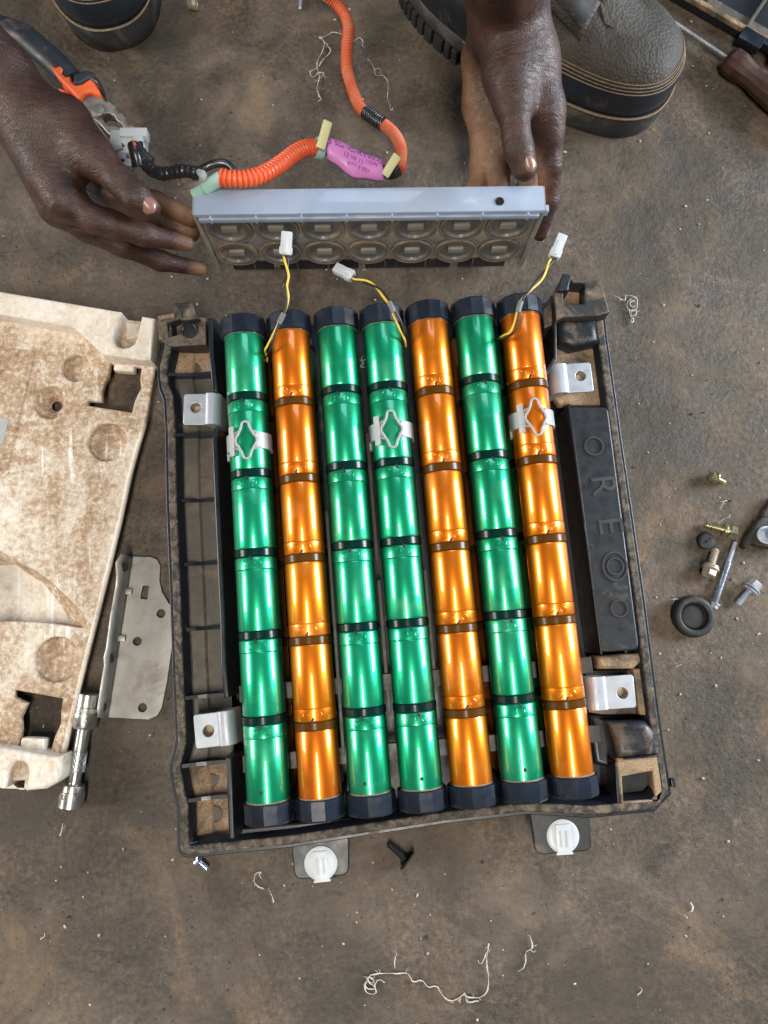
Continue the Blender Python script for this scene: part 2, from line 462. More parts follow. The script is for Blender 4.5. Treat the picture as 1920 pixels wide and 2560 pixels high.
def loft(rings, closed=True, cap0=False, cap1=False):
    n = len(rings[0])
    vs = [Vector(p) for r in rings for p in r]
    fs = []
    for i in range(len(rings) - 1):
        for k in range(n if closed else n - 1):
            j = (k + 1) % n
            fs.append((i * n + k, i * n + j, (i + 1) * n + j, (i + 1) * n + k))
    if cap0: fs.append(tuple(range(n))[::-1])
    if cap1: fs.append(tuple((len(rings) - 1) * n + k for k in range(n)))
    return vs, fs
def box(c, sx, sy, sz, rz=0.0, bev=0.0, R=None):
    bm = bmesh.new()
    bmesh.ops.create_cube(bm, size=1)
    for v in bm.verts: v.co = Vector((v.co.x * sx, v.co.y * sy, v.co.z * sz))
    if bev > 0: bmesh.ops.bevel(bm, geom=list(bm.edges), offset=bev, segments=2, affect='EDGES', profile=0.6)
    M = (R if R is not None else Matrix.Rotation(rz, 3, 'Z'))
    bm.verts.index_update()
    vs = [M @ v.co + Vector(c) for v in bm.verts]
    fs = [tuple(v.index for v in f.verts) for f in bm.faces]
    bm.free()
    return vs, fs
def plate(name, outline, holes, z0, z1, mat, parent=None, bev=0.0, smooth=40, tilt=None):
    """flat piece cut along an outline with holes, rounded edges; z from z0 to z1 (tilt: function xy -> extra z)"""
    org = ORG.get(root_of(parent).name, Vector((0, 0, 0))) if parent is not None else Vector((0, 0, 0))
    cu = bpy.data.curves.new(name, 'CURVE')
    cu.dimensions = '2D'
    cu.fill_mode = 'BOTH'
    bv = min(bev, (z1 - z0) * 0.45)
    for ring in [outline] + list(holes):
        sp = cu.splines.new('POLY')
        sp.points.add(len(ring) - 1)
        for p, q in zip(sp.points, ring): p.co = ((q[0] - org.x) * S, (q[1] - org.y) * S, 0, 1)
        sp.use_cyclic_u = True
    cu.extrude = ((z1 - z0) / 2 - bv) * S
    if bv > 0:
        cu.bevel_depth = bv * S
        cu.bevel_resolution = 2
        cu.offset = -bv * S
    tmp = bpy.data.objects.new('tmp', cu)
    COL.objects.link(tmp)
    me = bpy.data.meshes.new_from_object(tmp)
    bpy.data.objects.remove(tmp)
    bpy.data.curves.remove(cu)
    for v in me.vertices:
        v.co.z += ((z0 + z1) / 2 - org.z) * S
        if tilt: v.co.z += tilt(v.co.x / S + org.x, v.co.y / S + org.y) * S
    me.name = name
    me.materials.clear()
    return fin(name, me, mat, parent, smooth)
def disc(c, r, n=24, ry=None, rot=0.0):
    ry = r if ry is None else ry
    out = []
    for k in range(n):
        a = 2 * math.pi * k / n
        x, y = r * math.cos(a), ry * math.sin(a)
        out.append((c[0] + x * math.cos(rot) - y * math.sin(rot), c[1] + x * math.sin(rot) + y * math.cos(rot)))
    return out
def round_poly(pts, r, n=4):
    """outline with rounded corners"""
    pts = [Vector((p[0], p[1])) for p in pts]
    out = []
    for i, p in enumerate(pts):
        a, b = pts[i - 1] - p, pts[(i + 1) % len(pts)] - p
        q = min(r, a.length * 0.45, b.length * 0.45)
        A, B = p + a.normalized() * q, p + b.normalized() * q
        for k in range(n + 1):
            t = k / n
            out.append(tuple(A * (1 - t) ** 2 + p * (2 * t * (1 - t)) + B * t * t))
    return out
def offset_path(pts, d):
    """open polyline moved sideways by d to its left"""
    pts = [Vector((p[0], p[1])) for p in pts]
    out = []
    for i, p in enumerate(pts):
        ns = []
        for a, b in ((i - 1, i), (i, i + 1)):
            if a >= 0 and b < len(pts):
                t = (pts[b] - pts[a]).normalized()
                ns.append(Vector((-t.y, t.x)))
        nn = sum(ns, Vector((0, 0))).normalized()
        out.append(p + nn * (d / max(0.5, nn.dot(ns[0]))))
    return out
def text_mesh(name, body, size, depth, M, mat, parent=None):
    """raised or flat lettering; M is a 4x4 in mm, text in its xy plane, centred"""
    org = ORG.get(root_of(parent).name, Vector((0, 0, 0))) if parent is not None else Vector((0, 0, 0))
    cu = bpy.data.curves.new(name, 'FONT')
    cu.body = body
    cu.size = size
    cu.align_x = 'CENTER'
    cu.align_y = 'CENTER'
    cu.extrude = depth
    tmp = bpy.data.objects.new('tmp', cu)
    COL.objects.link(tmp)
    me = bpy.data.meshes.new_from_object(tmp)
    bpy.data.objects.remove(tmp)
    bpy.data.curves.remove(cu)
    for v in me.vertices: v.co = (M @ v.co - org) * S
    me.name = name
    me.materials.clear()
    return fin(name, me, mat, parent)

# ------------------------------------------------------------------ bodies: blended tapering limbs, meshed from a distance field
def cone_field(X, Y, Z, a, b, ra, rb):
    a, b = np.array(a), np.array(b)
    d = b - a
    px, py, pz = X - a[0], Y - a[1], Z - a[2]
    t = np.clip((px * d[0] + py * d[1] + pz * d[2]) / max(d @ d, 1e-9), 0, 1)
    return np.sqrt((px - t * d[0]) ** 2 + (py - t * d[1]) ** 2 + (pz - t * d[2]) ** 2) - (ra + (rb - ra) * t)
def smin(a, b, k):
    h = np.clip(0.5 + 0.5 * (b - a) / k, 0, 1)
    return b + (a - b) * h - k * h * (1 - h)
def body_mesh(core, limbs, lo, hi, h, kc=10.0, kl=7.0, palm=()):
    """core: cones blended together; limbs: lists of cones, each blended into the core but not into each other"""
    ax = [np.arange(lo[i], hi[i] + h, h, dtype=np.float32) for i in range(3)]
    X, Y, Z = np.meshgrid(*ax, indexing='ij')
    f = None
    for c in core:
        g = cone_field(X, Y, Z, *c).astype(np.float32)
        f = g if f is None else smin(f, g, kc)
    tot = f
    for limb in limbs:
        q = None
        for c in limb:
            g = cone_field(X, Y, Z, *c).astype(np.float32)
            q = g if q is None else smin(q, g, 4.0)
        tot = np.minimum(tot, smin(f, q, kl))
    # surface nets
    ins = tot < 0
    nx, ny, nz = tot.shape
    idx = -np.ones((nx - 1, ny - 1, nz - 1), np.int32)
    cnt = sum(ins[i:nx - 1 + i, j:ny - 1 + j, k:nz - 1 + k].astype(np.int8) for i in (0, 1) for j in (0, 1) for k in (0, 1))
    act = (cnt > 0) & (cnt < 8)
    ci = np.argwhere(act)
    idx[act] = np.arange(len(ci))
    acc = np.zeros((len(ci), 3)); num = np.zeros(len(ci))
    corner = [(i, j, k) for i in (0, 1) for j in (0, 1) for k in (0, 1)]
    for a in corner:
        for d in range(3):
            if a[d] == 0:
                b = list(a); b[d] = 1
                fa = tot[ci[:, 0] + a[0], ci[:, 1] + a[1], ci[:, 2] + a[2]]
                fb = tot[ci[:, 0] + b[0], ci[:, 1] + b[1], ci[:, 2] + b[2]]
                mk_ = (fa < 0) != (fb < 0)
                t = fa / np.where(mk_, fa - fb, 1)
                p = np.tile(np.array(a, float), (len(ci), 1)); p[:, d] = t
                acc[mk_] += p[mk_]; num[mk_] += 1
    V = (ci + acc / num[:, None]) * h + np.array(lo)
    F = []
    for d in range(3):
        sl0 = [slice(None)] * 3; sl1 = [slice(None)] * 3
        sl0[d] = slice(0, -1); sl1[d] = slice(1, None)
        s0, s1 = ins[tuple(sl0)], ins[tuple(sl1)]
        e = np.argwhere(s0 != s1)
        u, w = (d + 1) % 3, (d + 2) % 3
        e = e[(e[:, u] > 0) & (e[:, w] > 0) & (e[:, u] < tot.shape[u] - 1) & (e[:, w] < tot.shape[w] - 1)]
        fl = s0[e[:, 0], e[:, 1], e[:, 2]]
        q = []
        for du, dw in ((1, 1), (0, 1), (0, 0), (1, 0)):
            c = e.copy(); c[:, u] -= du; c[:, w] -= dw
            q.append(idx[c[:, 0], c[:, 1], c[:, 2]])
        q = np.stack(q, 1)
        q[~fl] = q[~fl][:, ::-1]
        F.append(q)
    F = np.concatenate(F)
    F = F[(F >= 0).all(1)]
    # paler inner side
    w = np.zeros(len(V))
    for a, b, r in palm:
        g = cone_field(V[:, 0], V[:, 1], V[:, 2], a, b, r, r)
        w = np.maximum(w, np.clip(1 - g / 9.0, 0, 1))
    return V, F, w
def mk_body(name, data, mat, parent):
    V, F, w = data
    o = mk(name, [tuple(v) for v in V], [tuple(int(i) for i in f) for f in F], mat, parent, 180)
    at_ = o.data.attributes.new('palm', 'FLOAT', 'POINT')
    if len(at_.data) == len(w): at_.data.foreach_set('value', w.astype(np.float32))
    sm = o.modifiers.new('smooth', 'SMOOTH')
    sm.iterations = 3; sm.factor = 0.5
    return o

# ------------------------------------------------------------------ the floor
random.seed(4)
fl = mk('floor', [(-1600, -1500, 0), (1600, -1500, 0), (1600, 1700, 0), (-1600, 1700, 0)], [(0, 1, 2, 3)], 'oily_concrete')
tag(fl, 'worn oil stained concrete workshop floor', None, kind='structure')

# ------------------------------------------------------------------ the black battery tray
A = zoom(380, 720, 3.318); B = zoom(400, 1100, 3.687); Cc = zoom(400, 1640, 2.765); Dd = zoom(900, 1640, 2.765)
E1 = zoom(1240, 660, 3.318); E2 = zoom(1240, 1240, 2.458)
tray = thing('battery_tray', 'large open black plastic tray, dusty, holding the row of green and orange battery sticks', 'tray', (0, 0, 0))
RZ = 40.0
left_o = [A(65, 255, RZ), A(75, 470, RZ), A(60, 540, RZ), A(35, 650, RZ), A(36, 740, RZ), A(50, 830, RZ), A(85, 920, RZ), A(100, 1200, RZ), B(45, 500, RZ), B(80, 1400, RZ),
          Cc(80, 150, RZ), Cc(98, 590, RZ), Cc(82, 660, RZ), Cc(62, 730, RZ), Cc(60, 790, RZ), Cc(80, 920, RZ), Cc(112, 1050, RZ), Cc(115, 1330, RZ),
          Cc(128, 1375, RZ), Cc(155, 1398, RZ), Cc(190, 1405, RZ)]
bot_o = [Cc(400, 1384, RZ), Cc(900, 1332, RZ), Cc(1310, 1268, RZ), Dd(600, 1165, RZ), Dd(1165, 1102, RZ), E2(590, 1985, RZ), E2(985, 1945, RZ)]
right_o = [E2(1085, 1840, RZ), E2(1078, 1770, RZ), E2(1022, 1400, RZ), E2(925, 640, RZ), E2(838, 30, RZ), E1(1062, 1500, RZ), E1(992, 1000, RZ), E1(935, 600, RZ), E1(878, 130, RZ)]
outer = [(p.x, p.y) for p in left_o + bot_o + right_o]
def band(o0, o1): return [tuple(p) for p in offset_path(outer, o0)] + [tuple(p) for p in offset_path(outer, o1)][::-1]
plate('rim', band(2.6, 8.8), [], 34, RZ, 'rim_rubber', tray, bev=1.2)
plate('rim_lip', band(-0.3, 2.9), [], 24, 36.8, 'black_plastic_clean', tray, bev=0.6)
plate('side_wall', band(3.0, 6.0), [], 2, 33.8, 'black_plastic', tray)
nL = len(left_o)
s0 = offset_path(outer, 8.6); s1 = offset_path(outer, 10.4); s2 = offset_path(outer, 12.4)
lf = loft([[(p.x, p.y, z) for p in s] for s, z in ((s0, 39.3), (s1, 37.0), (s2, 31))], closed=False)
mk('inner_slope', lf[0], [f[::-1] for f in lf[1]], 'black_plastic_clean', tray, 30)
# pan under the sticks
pan = [(p.x, p.y) for p in offset_path(outer, 9)]
plate('base_panel', pan, [], 2.2, 5.0, 'black_plastic', tray)

# left compartments
w_ = lambda p: (p.x, p.y)
WZ = 50.0
wallL = [[A(463, 245, WZ), A(470, 560, WZ), A(500, 862, WZ)], [A(512, 1160, WZ), B(475, 0, WZ), B(500, 600, WZ), B(550, 1700, WZ), Cc(418, 60, WZ), Cc(438, 290, WZ)], [Cc(455, 700, WZ), Cc(476, 1270, WZ)]]
for seg in wallL:
    L_ = [w_(p) for p in seg]
    R_ = [tuple(p) for p in offset_path(L_, 4.2)]
    plate('inner_wall', L_ + R_[::-1], [], 5.2, WZ, 'black_plastic_clean', tray, bev=1.3)
    r2 = [tuple(p) for p in offset_path(L_, 9.5)]
    lw = loft([[(x, y, WZ - 3) for x, y in R_], [(x, y, 14) for x, y in r2]], closed=False)
    mk('wall_slope', lw[0], [f[::-1] for f in lw[1]], 'black_plastic', tray, 30)
def x_of(path, y):
    ys = [-p[1] for p in path]; xs = [p[0] for p in path]
    return float(np.interp(-y, ys, xs))
wall_line = [w_(p) for seg in wallL for p in seg]
rim_in = [tuple(p) for p in offset_path(outer, 13.4)][:nL - 2]
FZ = 21.0
rib_y = [A(300, 490, 36).y, A(300, 715, 36).y, A(330, 1215, 36).y, B(320, 545, 36).y, B(340, 1135, 36).y, B(360, 1740, 36).y, Cc(290, 280, 36).y, Cc(300, 745, 36).y, Cc(320, 985, 36).y, Cc(330, 1285, 36).y]
ends = [A(200, 440, 36).y] + rib_y
dusty = ['black_plastic_caked', 'black_plastic_caked', 'pocket_grey', 'pocket_grey', 'pocket_grey', 'pocket_grey', 'pocket_grey', 'pocket_grey', 'black_plastic_caked', 'black_plastic_caked']
for i in range(len(ends) - 1):
    ya, yb = ends[i] - 0.9, ends[i + 1] + 0.9
    if ya - yb < 6: continue
    g = G(); fg = []
    ys = np.linspace(ya, yb, 5)
    rows = []
    for y in ys:
        xr, xw = x_of(rim_in, y) - 2.6, x_of(wall_line, y) + 1.0
        rows.append([(xr, y, 33), (xr + 2.5, y, 30), (xr + (xw - xr) * 0.40, y, FZ + 7), (xr + (xw - xr) * 0.46, y, FZ + 5), (xw, y, FZ + 5)])
    vv, ff = loft(rows, closed=False)
    slp = mk('pocket_slope', [p for r_ in rows for p in r_[:4]], loft([r_[:4] for r_ in rows], closed=False)[1], 'black_plastic_caked' if i in (0, 1, 8, 9) else 'pocket_grey', tray, 30)
    mk('pocket_floor', [p for r_ in rows for p in r_[3:]], loft([r_[3:] for r_ in rows], closed=False)[1], dusty[min(i, len(dusty) - 1)], tray, 30)
for i, y in enumerate(rib_y):
    xr, xw = x_of(rim_in, y) - 5.5, x_of(wall_line, y) + 0.6
    zt = 39.0 if i not in (3, 4, 5) else 36.0
    mid = 0.5
    prof = [(xr, zt), (xr + (xw - xr) * 0.30, zt - 3), (xr + (xw - xr) * 0.5, zt - (4 if i not in (3, 4, 5) else 8)), (xw, zt - (4 if i not in (3, 4, 5) else 6)), (xw, FZ - 1), (xr, FZ - 1)]
    ring = [[(x, y + 1.3, z) for x, z in prof], [(x, y - 1.3, z) for x, z in prof]]
    v_, f_ = loft(ring, closed=True, cap0=True, cap1=True)
    mk('rib', v_, f_, 'black_plastic_clean', tray)
# round pips in the pocket floors
for (q, r) in ((A(365, 690, FZ), 5), (Cc(370, 850, FZ), 5), (Cc(390, 1080, FZ), 6), (B(425, 440, FZ), 8)):
    v_, f_ = lathe((q.x, q.y, FZ + 4), (q.x, q.y, FZ + 8), [(0, r), (1.7, r), (1.9, r - 0.8), (1.3, r - 1.0)], 20)
    mk('moulding_pip', v_, f_, 'pocket_grey', tray, 40)
# top left lug
lug = [w_(A(x, y, 44)) for x, y in ((65, 258), (178, 250), (175, 122), (330, 113), (385, 238), (448, 245), (450, 470), (150, 486), (80, 440))]
pk = [w_(A(x, y, 44)) for x, y in ((125, 290), (200, 270), (238, 248), (258, 378), (135, 405))]
plate('corner_lug', lug, [pk], 26, 44, 'black_plastic_dusty', tray, bev=1.2)
plate('corner_lug_floor', [w_(A(x, y, 30)) for x, y in ((60, 250), (290, 215), (300, 420), (70, 450))], [], 26.5, 34, 'black_plastic_caked', tray)
v_, f_ = lathe(A(312, 352, 43), A(312, 352, 43) + Vector((0, 0, 3)), [(0, 7), (1.6, 7), (1.8, 5.6), (1.3, 5.0)], 20)
mk('moulding_pip', v_, f_, 'black_plastic', tray, 40)
lg2 = [w_(A(x, y, 58)) for x, y in ((188, 118), (325, 118), (372, 225), (262, 240), (215, 240))]
plate('lug_crest', lg2, [], 44.2, 52, 'black_plastic_dusty', tray, bev=1.5)

# mounting tabs with their white push clips
def tab(pts, z):
    plate('mounting_tab', round_poly([w_(p) for p in pts], 6, 4), [], 29, 34.6, 'black_plastic', tray, bev=1.0)
tab([Cc(905, 1290, 34), Cc(930, 1548, 34), Cc(1310, 1512, 34), Cc(1305, 1180, 34)], 0)
tab([Dd(1168, 1060, 34), Dd(1215, 1378, 34), Dd(1602, 1345, 34), Dd(1585, 1080, 34)], 0)
for nm, (cx, cy), zz, lab in (('push_clip', (1112, 1432), Cc, 'round white plastic push clip on the left bottom tab of the black tray'),
                              ('push_clip', (1402, 1245), Dd, 'round white plastic push clip on the right bottom tab of the black tray')):
    c = zz(cx, cy, 35)
    t = thing(nm, lab, 'clip', (c.x, c.y, 34.7), 'push clips on the tray tabs')
    v_, f_ = lathe((c.x, c.y, 34.7), (c.x, c.y, 40), [(0, 11.6), (0.8, 11.8), (1.4, 10.8), (1.6, 8)], 32)
    mk('disc', v_, f_, 'white_nylon', t, 40)
    d = (zz(cx + 8, cy + 100, 36) - zz(cx - 8, cy - 85, 36)).normalized()
    ang = math.atan2(d.y, d.x) + math.pi / 2
    mid_ = c + d * 1.2
    G().add(box((mid_.x, mid_.y, 36.6), 10.5, 19.5, 1.6, ang, 0.5)).mk('tongue', 'white_nylon', t, 40)
    for sx in (-2.2, 2.2):
        q = mid_ + Vector((math.cos(ang) * sx, math.sin(ang) * sx, 0))
        G().add(box((q.x, q.y, 37.5), 0.8, 11, 0.5, ang)).mk('rib', 'clip_nylon', t)
    q = c + d * 11.4
    G().add(box((q.x, q.y, 36.4), 12.0, 1.5, 1.8, ang, 0.4)).mk('foot', 'white_nylon', t, 40)

# ------------------------------------------------------------------ right side of the tray
CZ = 45.0
cover_top = [w_(E1(592, 1180, CZ)), w_(E1(930, 1184, CZ)), w_(E2(882, 945, CZ)), w_(E2(640, 962, CZ))]
cv = plate('side_cover', round_poly(cover_top, 5, 4), [], 26, CZ, 'cover_plastic', tray, bev=1.3)
dv = (E2(755, 690, CZ) - E1(805, 1510, CZ)); rot = math.atan2(dv.y, dv.x)
def letter(ch, c, size):
    M = Matrix.Translation((c.x, c.y, CZ + 0.12)) @ Matrix.Rotation(rot, 4, 'Z')
    return text_mesh('letter', ch, size, 0.5, M, 'worn_letter', cv)
def ring_mark(c, r0, ry0, w, name='letter'):
    g = G()
    n = 36
    rr = []
    for (k, z) in ((0, -0.2), (0, 0.9), (-w, 0.9), (-w, -0.2)):
        rr.append([(c.x + (r0 + k) * math.cos(2 * math.pi * i / n), c.y + (ry0 + k) * math.sin(2 * math.pi * i / n), CZ + z) for i in range(n)])
    v, f = loft(rr)
    return mk(name, v, f, 'worn_letter', cv, 40)
ring_mark(E1(812, 1512, CZ), 7.6, 7.6, 1.3)
letter('R', E1(882, 1835, CZ), 27)
letter('E', E2(698, 182, CZ), 27)
ring_mark(E2(730, 432, CZ), 9.6, 11.2, 1.2)
ring_mark(E2(732, 432, CZ), 6.4, 6.6, 1.0)
ring_mark(E2(757, 690, CZ), 6.6, 6.6, 1.0, 'round_mark')

# tower at the top right corner
TZ = 54.0
tw = [w_(E1(x, y, TZ)) for x, y in ((505, 215), (560, 78), (640, 92), (652, 140), (872, 126), (905, 250), (945, 400), (835, 432), (560, 440), (498, 470), (480, 240))]
tp = [w_(E1(x, y, TZ)) for x, y in ((610, 150), (738, 160), (735, 330), (560, 325), (560, 225), (610, 215))]
plate('corner_tower', tw, [tp], 24, TZ, 'black_plastic_dusty', tray, bev=1.4)
plate('tower_pocket', [w_(E1(x, y, 40)) for x, y in ((555, 140), (760, 145), (760, 345), (550, 345))], [], 30, 38, 'black_plastic_caked', tray)
plate('tower_crest', [w_(E1(x, y, TZ + 6)) for x, y in ((562, 70), (635, 85), (600, 215), (512, 215))], [], TZ + .1, TZ + 5, 'black_plastic', tray, bev=1.5)
sh = [w_(E1(x, y, 47)) for x, y in ((505, 455), (838, 440), (862, 640), (640, 690), (520, 640))]
plate('shoulder_block', sh, [], 24, 47, 'black_plastic', tray, bev=6)
plate('shoulder_step', [w_(E1(x, y, 40)) for x, y in ((500, 640), (862, 630), (905, 1150), (545, 1150), (430, 960), (500, 800))], [], 24, 33, 'black_plastic_caked', tray, bev=1.5)
plate('tower_wall', [w_(E1(x, y, 50)) for x, y in ((500, 225), (505, 790), (420, 930), (400, 900), (480, 770), (478, 240))], [], 5.2, 50, 'black_plastic', tray, bev=0.8)
plate('inner_post', [w_(E1(x, y, 44)) for x, y in ((468, 240), (482, 500), (400, 540), (385, 380))], [], 5.2, 44, 'black_plastic_dusty', tray, bev=2)
# long inside wall below the cover, lower right blocks
plate('cover_end', [w_(E2(x, y, 38)) for x, y in ((620, 985), (880, 965), (905, 1010), (850, 1062), (625, 1065))], [], 20, 38, 'black_plastic_caked', tray, bev=2.5)
plate('bracket_floor', [w_(E2(x, y, 30)) for x, y in ((545, 1075), (850, 1062), (915, 1340), (660, 1345), (570, 1330))], [], 20, 30, 'black_plastic_dusty', tray, bev=1)
plate('pocket_edge', [w_(E2(x, y, 38)) for x, y in ((845, 1062), (890, 1060), (935, 1350), (885, 1345))], [], 20, 37, 'black_plastic_caked', tray, bev=1.5)
plate('corner_block', [w_(E2(x, y, 44)) for x, y in ((690, 1395), (930, 1385), (985, 1450), (1000, 1600), (745, 1620), (725, 1500))], [], 16, 44, 'black_plastic', tray, bev=6)
plate('corner_block_skirt', [w_(E2(x, y, 30)) for x, y in ((580, 1340), (930, 1350), (1000, 1620), (740, 1690), (620, 1660))], [], 8, 24, 'black_plastic_clean', tray, bev=4)
fr = [w_(E2(x, y, 40)) for x, y in ((742, 1612), (1000, 1590), (1035, 1800), (1010, 1875), (765, 1895))]
fh = [w_(E2(x, y, 40)) for x, y in ((775, 1725), (960, 1690), (980, 1865), (785, 1878))]
plate('corner_frame', fr, [fh], 22, 40, 'black_plastic_caked', tray, bev=1.2)
plate('corner_pocket', [w_(E2(x, y, 30)) for x, y in ((765, 1710), (975, 1675), (995, 1880), (780, 1890))], [], 22.2, 29, 'black_plastic', tray)
plate('slot_bar', [w_(E2(x, y, 41)) for x, y in ((785, 1610), (995, 1590), (998, 1602), (785, 1622))], [], 38, 41.6, 'black_plastic_clean', tray, bev=0.3)
plate('corner_wall', [w_(E2(x, y, 44)) for x, y in ((735, 1640), (752, 1640), (768, 1890), (752, 1895))], [], 5.2, 42, 'black_plastic', tray, bev=0.6)
plate('right_inner_wall', [w_(E1(580, 1180, 40)), w_(E1(598, 1180, 40)), w_(E2(640, 970, 40)), w_(E2(628, 970, 40))], [], 5.2, 46, 'black_plastic', tray, bev=0.5)
plate('end_ledge', [w_(Cc(520, 1195, 34)), w_(Dd(600, 1060, 34)), w_(E2(750, 1850, 34)), w_(E2(765, 1900, 34)), w_(Dd(600, 1115, 34)), w_(Cc(510, 1275, 34))], [], 5.2, 33, 'black_plastic', tray, bev=1.6)
# small plug at the rim by the corner
G().add(box(E2(1082, 1760, 36), 3, 6, 5, 0, 0.6)).mk('rim_peg', 'black_plastic_clean', tray)

# holder bars and grey strips seen between the sticks
for (px, py) in ((960, 1705), (960, 1880)):
    q = at(px, py, 38)
    G().add(box((4, q.y, 37), 262, 12, 4, -0.0, 0.5)).mk('holder_bar', 'holder_plastic', tray)
for xs, y0_, ln, mt_ in ((-18.0, -75, 100, 'holder_plastic'), (17.6, -75, 110, 'holder_plastic'), (-18.0, 40, 100, 'holder_plastic')):
    G().add(box((xs, y0_, 36), 3.0, ln, 2.2, 0, 0.4)).mk('bus_strip', mt_, tray)
G().add(box((-53.6, -60, 39), 2.6, 180, 2.0, 0, 0.4)).mk('bus_strip', 'holder_plastic', tray)

# ------------------------------------------------------------------ battery sticks
PITCH, AZ, RC = 35.6, 55.0, 15.1
def local_mesh(name, vf, mat, smooth):
    me = bpy.data.meshes.new(name)
    me.from_pydata([tuple(Vector(v) * S) for v in vf[0]], [], vf[1])
    me.validate()
    me.materials.append(MATS[mat])
    if smooth:
        me.polygons.foreach_set('use_smooth', [True] * len(me.polygons))
        me.set_sharp_from_angle(angle=math.radians(smooth))
    return me
def cell_mesh(L0, L1, collar_top, mat, collar):
    """cell along y from L1 (low) to L0 (high); collar with its crimp line and two embossed rings next to the band"""
    n = 40
    g = G()
    pr = []
    if collar and collar_top:
        pr = [(0, RC - 1.6), (0.5, RC - 0.4), (1.4, RC + 0.15), (9.0, RC + 0.2), (9.5, RC - 0.25), (10.1, RC)]
    else:
        pr = [(0, RC - 1.6), (0.5, RC - 0.5), (1.8, RC)]
    Lg = L0 - L1
    if collar and not collar_top:
        pr += [(Lg - 10.1, RC), (Lg - 9.5, RC - 0.25), (Lg - 9.0, RC + 0.2), (Lg - 1.4, RC + 0.15), (Lg - 0.5, RC - 0.4), (Lg, RC - 1.6)]
    else:
        pr += [(Lg - 1.8, RC), (Lg - 0.5, RC - 0.5), (Lg, RC - 1.6)]
    g.add(lathe((0, L0, 0), (0, L1, 0), pr, n))
    if collar:
        yy = L0 - 5.0 if collar_top else L1 + 5.0
        for sx in (-4.6, 4.6):
            ang = sx / RC
            pts = []
            for k in range(13):
                q = 2 * math.pi * k / 12
                a2 = ang + 2.1 * math.cos(q) / RC
                pts.append((math.sin(a2) * (RC + 0.2), yy + 2.1 * math.sin(q), math.cos(a2) * (RC + 0.2)))
            g.add(tube(pts, 0.26, 5, cap=False))
    return local_mesh('cell', (g.v, g.f), mat, 40)
def cap_mesh(y0, y1, r):
    s = 1 if y1 > y0 else -1
    L = abs(y1 - y0)
    return local_mesh('end_cap', lathe((0, y0, 0), (0, y1, 0), [(0, r - 0.8), (0.6, r), (L - 1.5, r), (L - 0.3, r - 1.2), (L, r - 3)], 12, math.pi / 12), 'cap_plastic', None)
GB = [117, 58.5, 0, -58.5, -117]
TOP, BOT = 167.0, -173.0
KIT = {}
for colr in ('green', 'orange'):
    bands = [b + (0 if colr == 'green' else -6.7) for b in GB]
    edges = [TOP] + bands + [BOT]
    cells = []
    for i in range(6):
        hi = edges[i] - (2.6 if i > 0 else 0)
        lo_ = edges[i + 1] + (2.6 if i < 5 else 0)
        ctop = colr == 'green'
        has = (i > 0) if ctop else (i < 5)
        cells.append(cell_mesh(hi, lo_, ctop, colr + '_foil', has))
    bm_ = local_mesh('band', lathe((0, 2.8, 0), (0, -2.8, 0), [(0, RC - 0.8), (0.15, RC + 0.15), (0.5, RC + 0.4), (5.1, RC + 0.4), (5.45, RC + 0.15), (5.6, RC - 0.8)], 40), ('green' if colr == 'green' else 'brown') + '_band', 22)
    tk = G(); sgn = -1 if colr == 'green' else 1
    for (dx, dy, ll) in ((-0.3, 3.6, 2.2), (0.5, 5.0, 1.6)):
        a2 = dx / RC
        tk.add(box((math.sin(a2) * (RC + 0.3), sgn * dy, math.cos(a2) * (RC + 0.3)), 1.3, ll, 0.5, 0.3))
    tick = local_mesh('notch', (tk.v, tk.f), 'ink_black', None)
    KIT[colr] = (cells, bands, bm_, tick)
cap_top = cap_mesh(TOP - 1, TOP + 14, 17.5)
cap_bot = cap_mesh(BOT + 1, BOT - 13.5, 17.6)
term = local_mesh('terminal', lathe((0, TOP + 12, 0), (0, TOP + 19, 0), [(0, 9.0), (5.0, 9.0), (5.6, 8.4), (5.6, 5), (4.6, 4.6)], 24), 'terminal_steel', 40)
dotm = local_mesh('vent_dot', lathe((0, 0, 0), (0, 0, 1), [(0, 1.25), (0.25, 1.2), (0.3, 0.5)], 12), 'ink_black', None)
wrapm = {}
for sg_, y_ in ((1, TOP - 1.2), (-1, BOT + 1.8)):
    rw = random.Random(7)
    pr_ = [(0, RC + 0.02), (0.3, RC + 0.25), (1.5, RC + 0.4), (2.0, RC + 0.1)]
    wrapm[sg_] = local_mesh('wrap_edge', lathe((0, y_, 0), (0, y_ + sg_ * 5, 0), pr_, 40), 'wrap_dust', 40)
seamm = local_mesh('cap_skirt', lathe((0, TOP - 5, 0), (0, TOP - 0.5, 0), [(0, RC + 0.1), (0.4, RC + 0.5), (4.2, RC + 0.7)], 40), 'cap_plastic', 40)
def put(name, me, parent, loc=(0, 0, 0), rot=None):
    o = bpy.data.objects.new(name, me)
    COL.objects.link(o)
    o.parent = parent
    o.location = Vector(loc) * S
    if rot: o.rotation_euler = rot
    return o
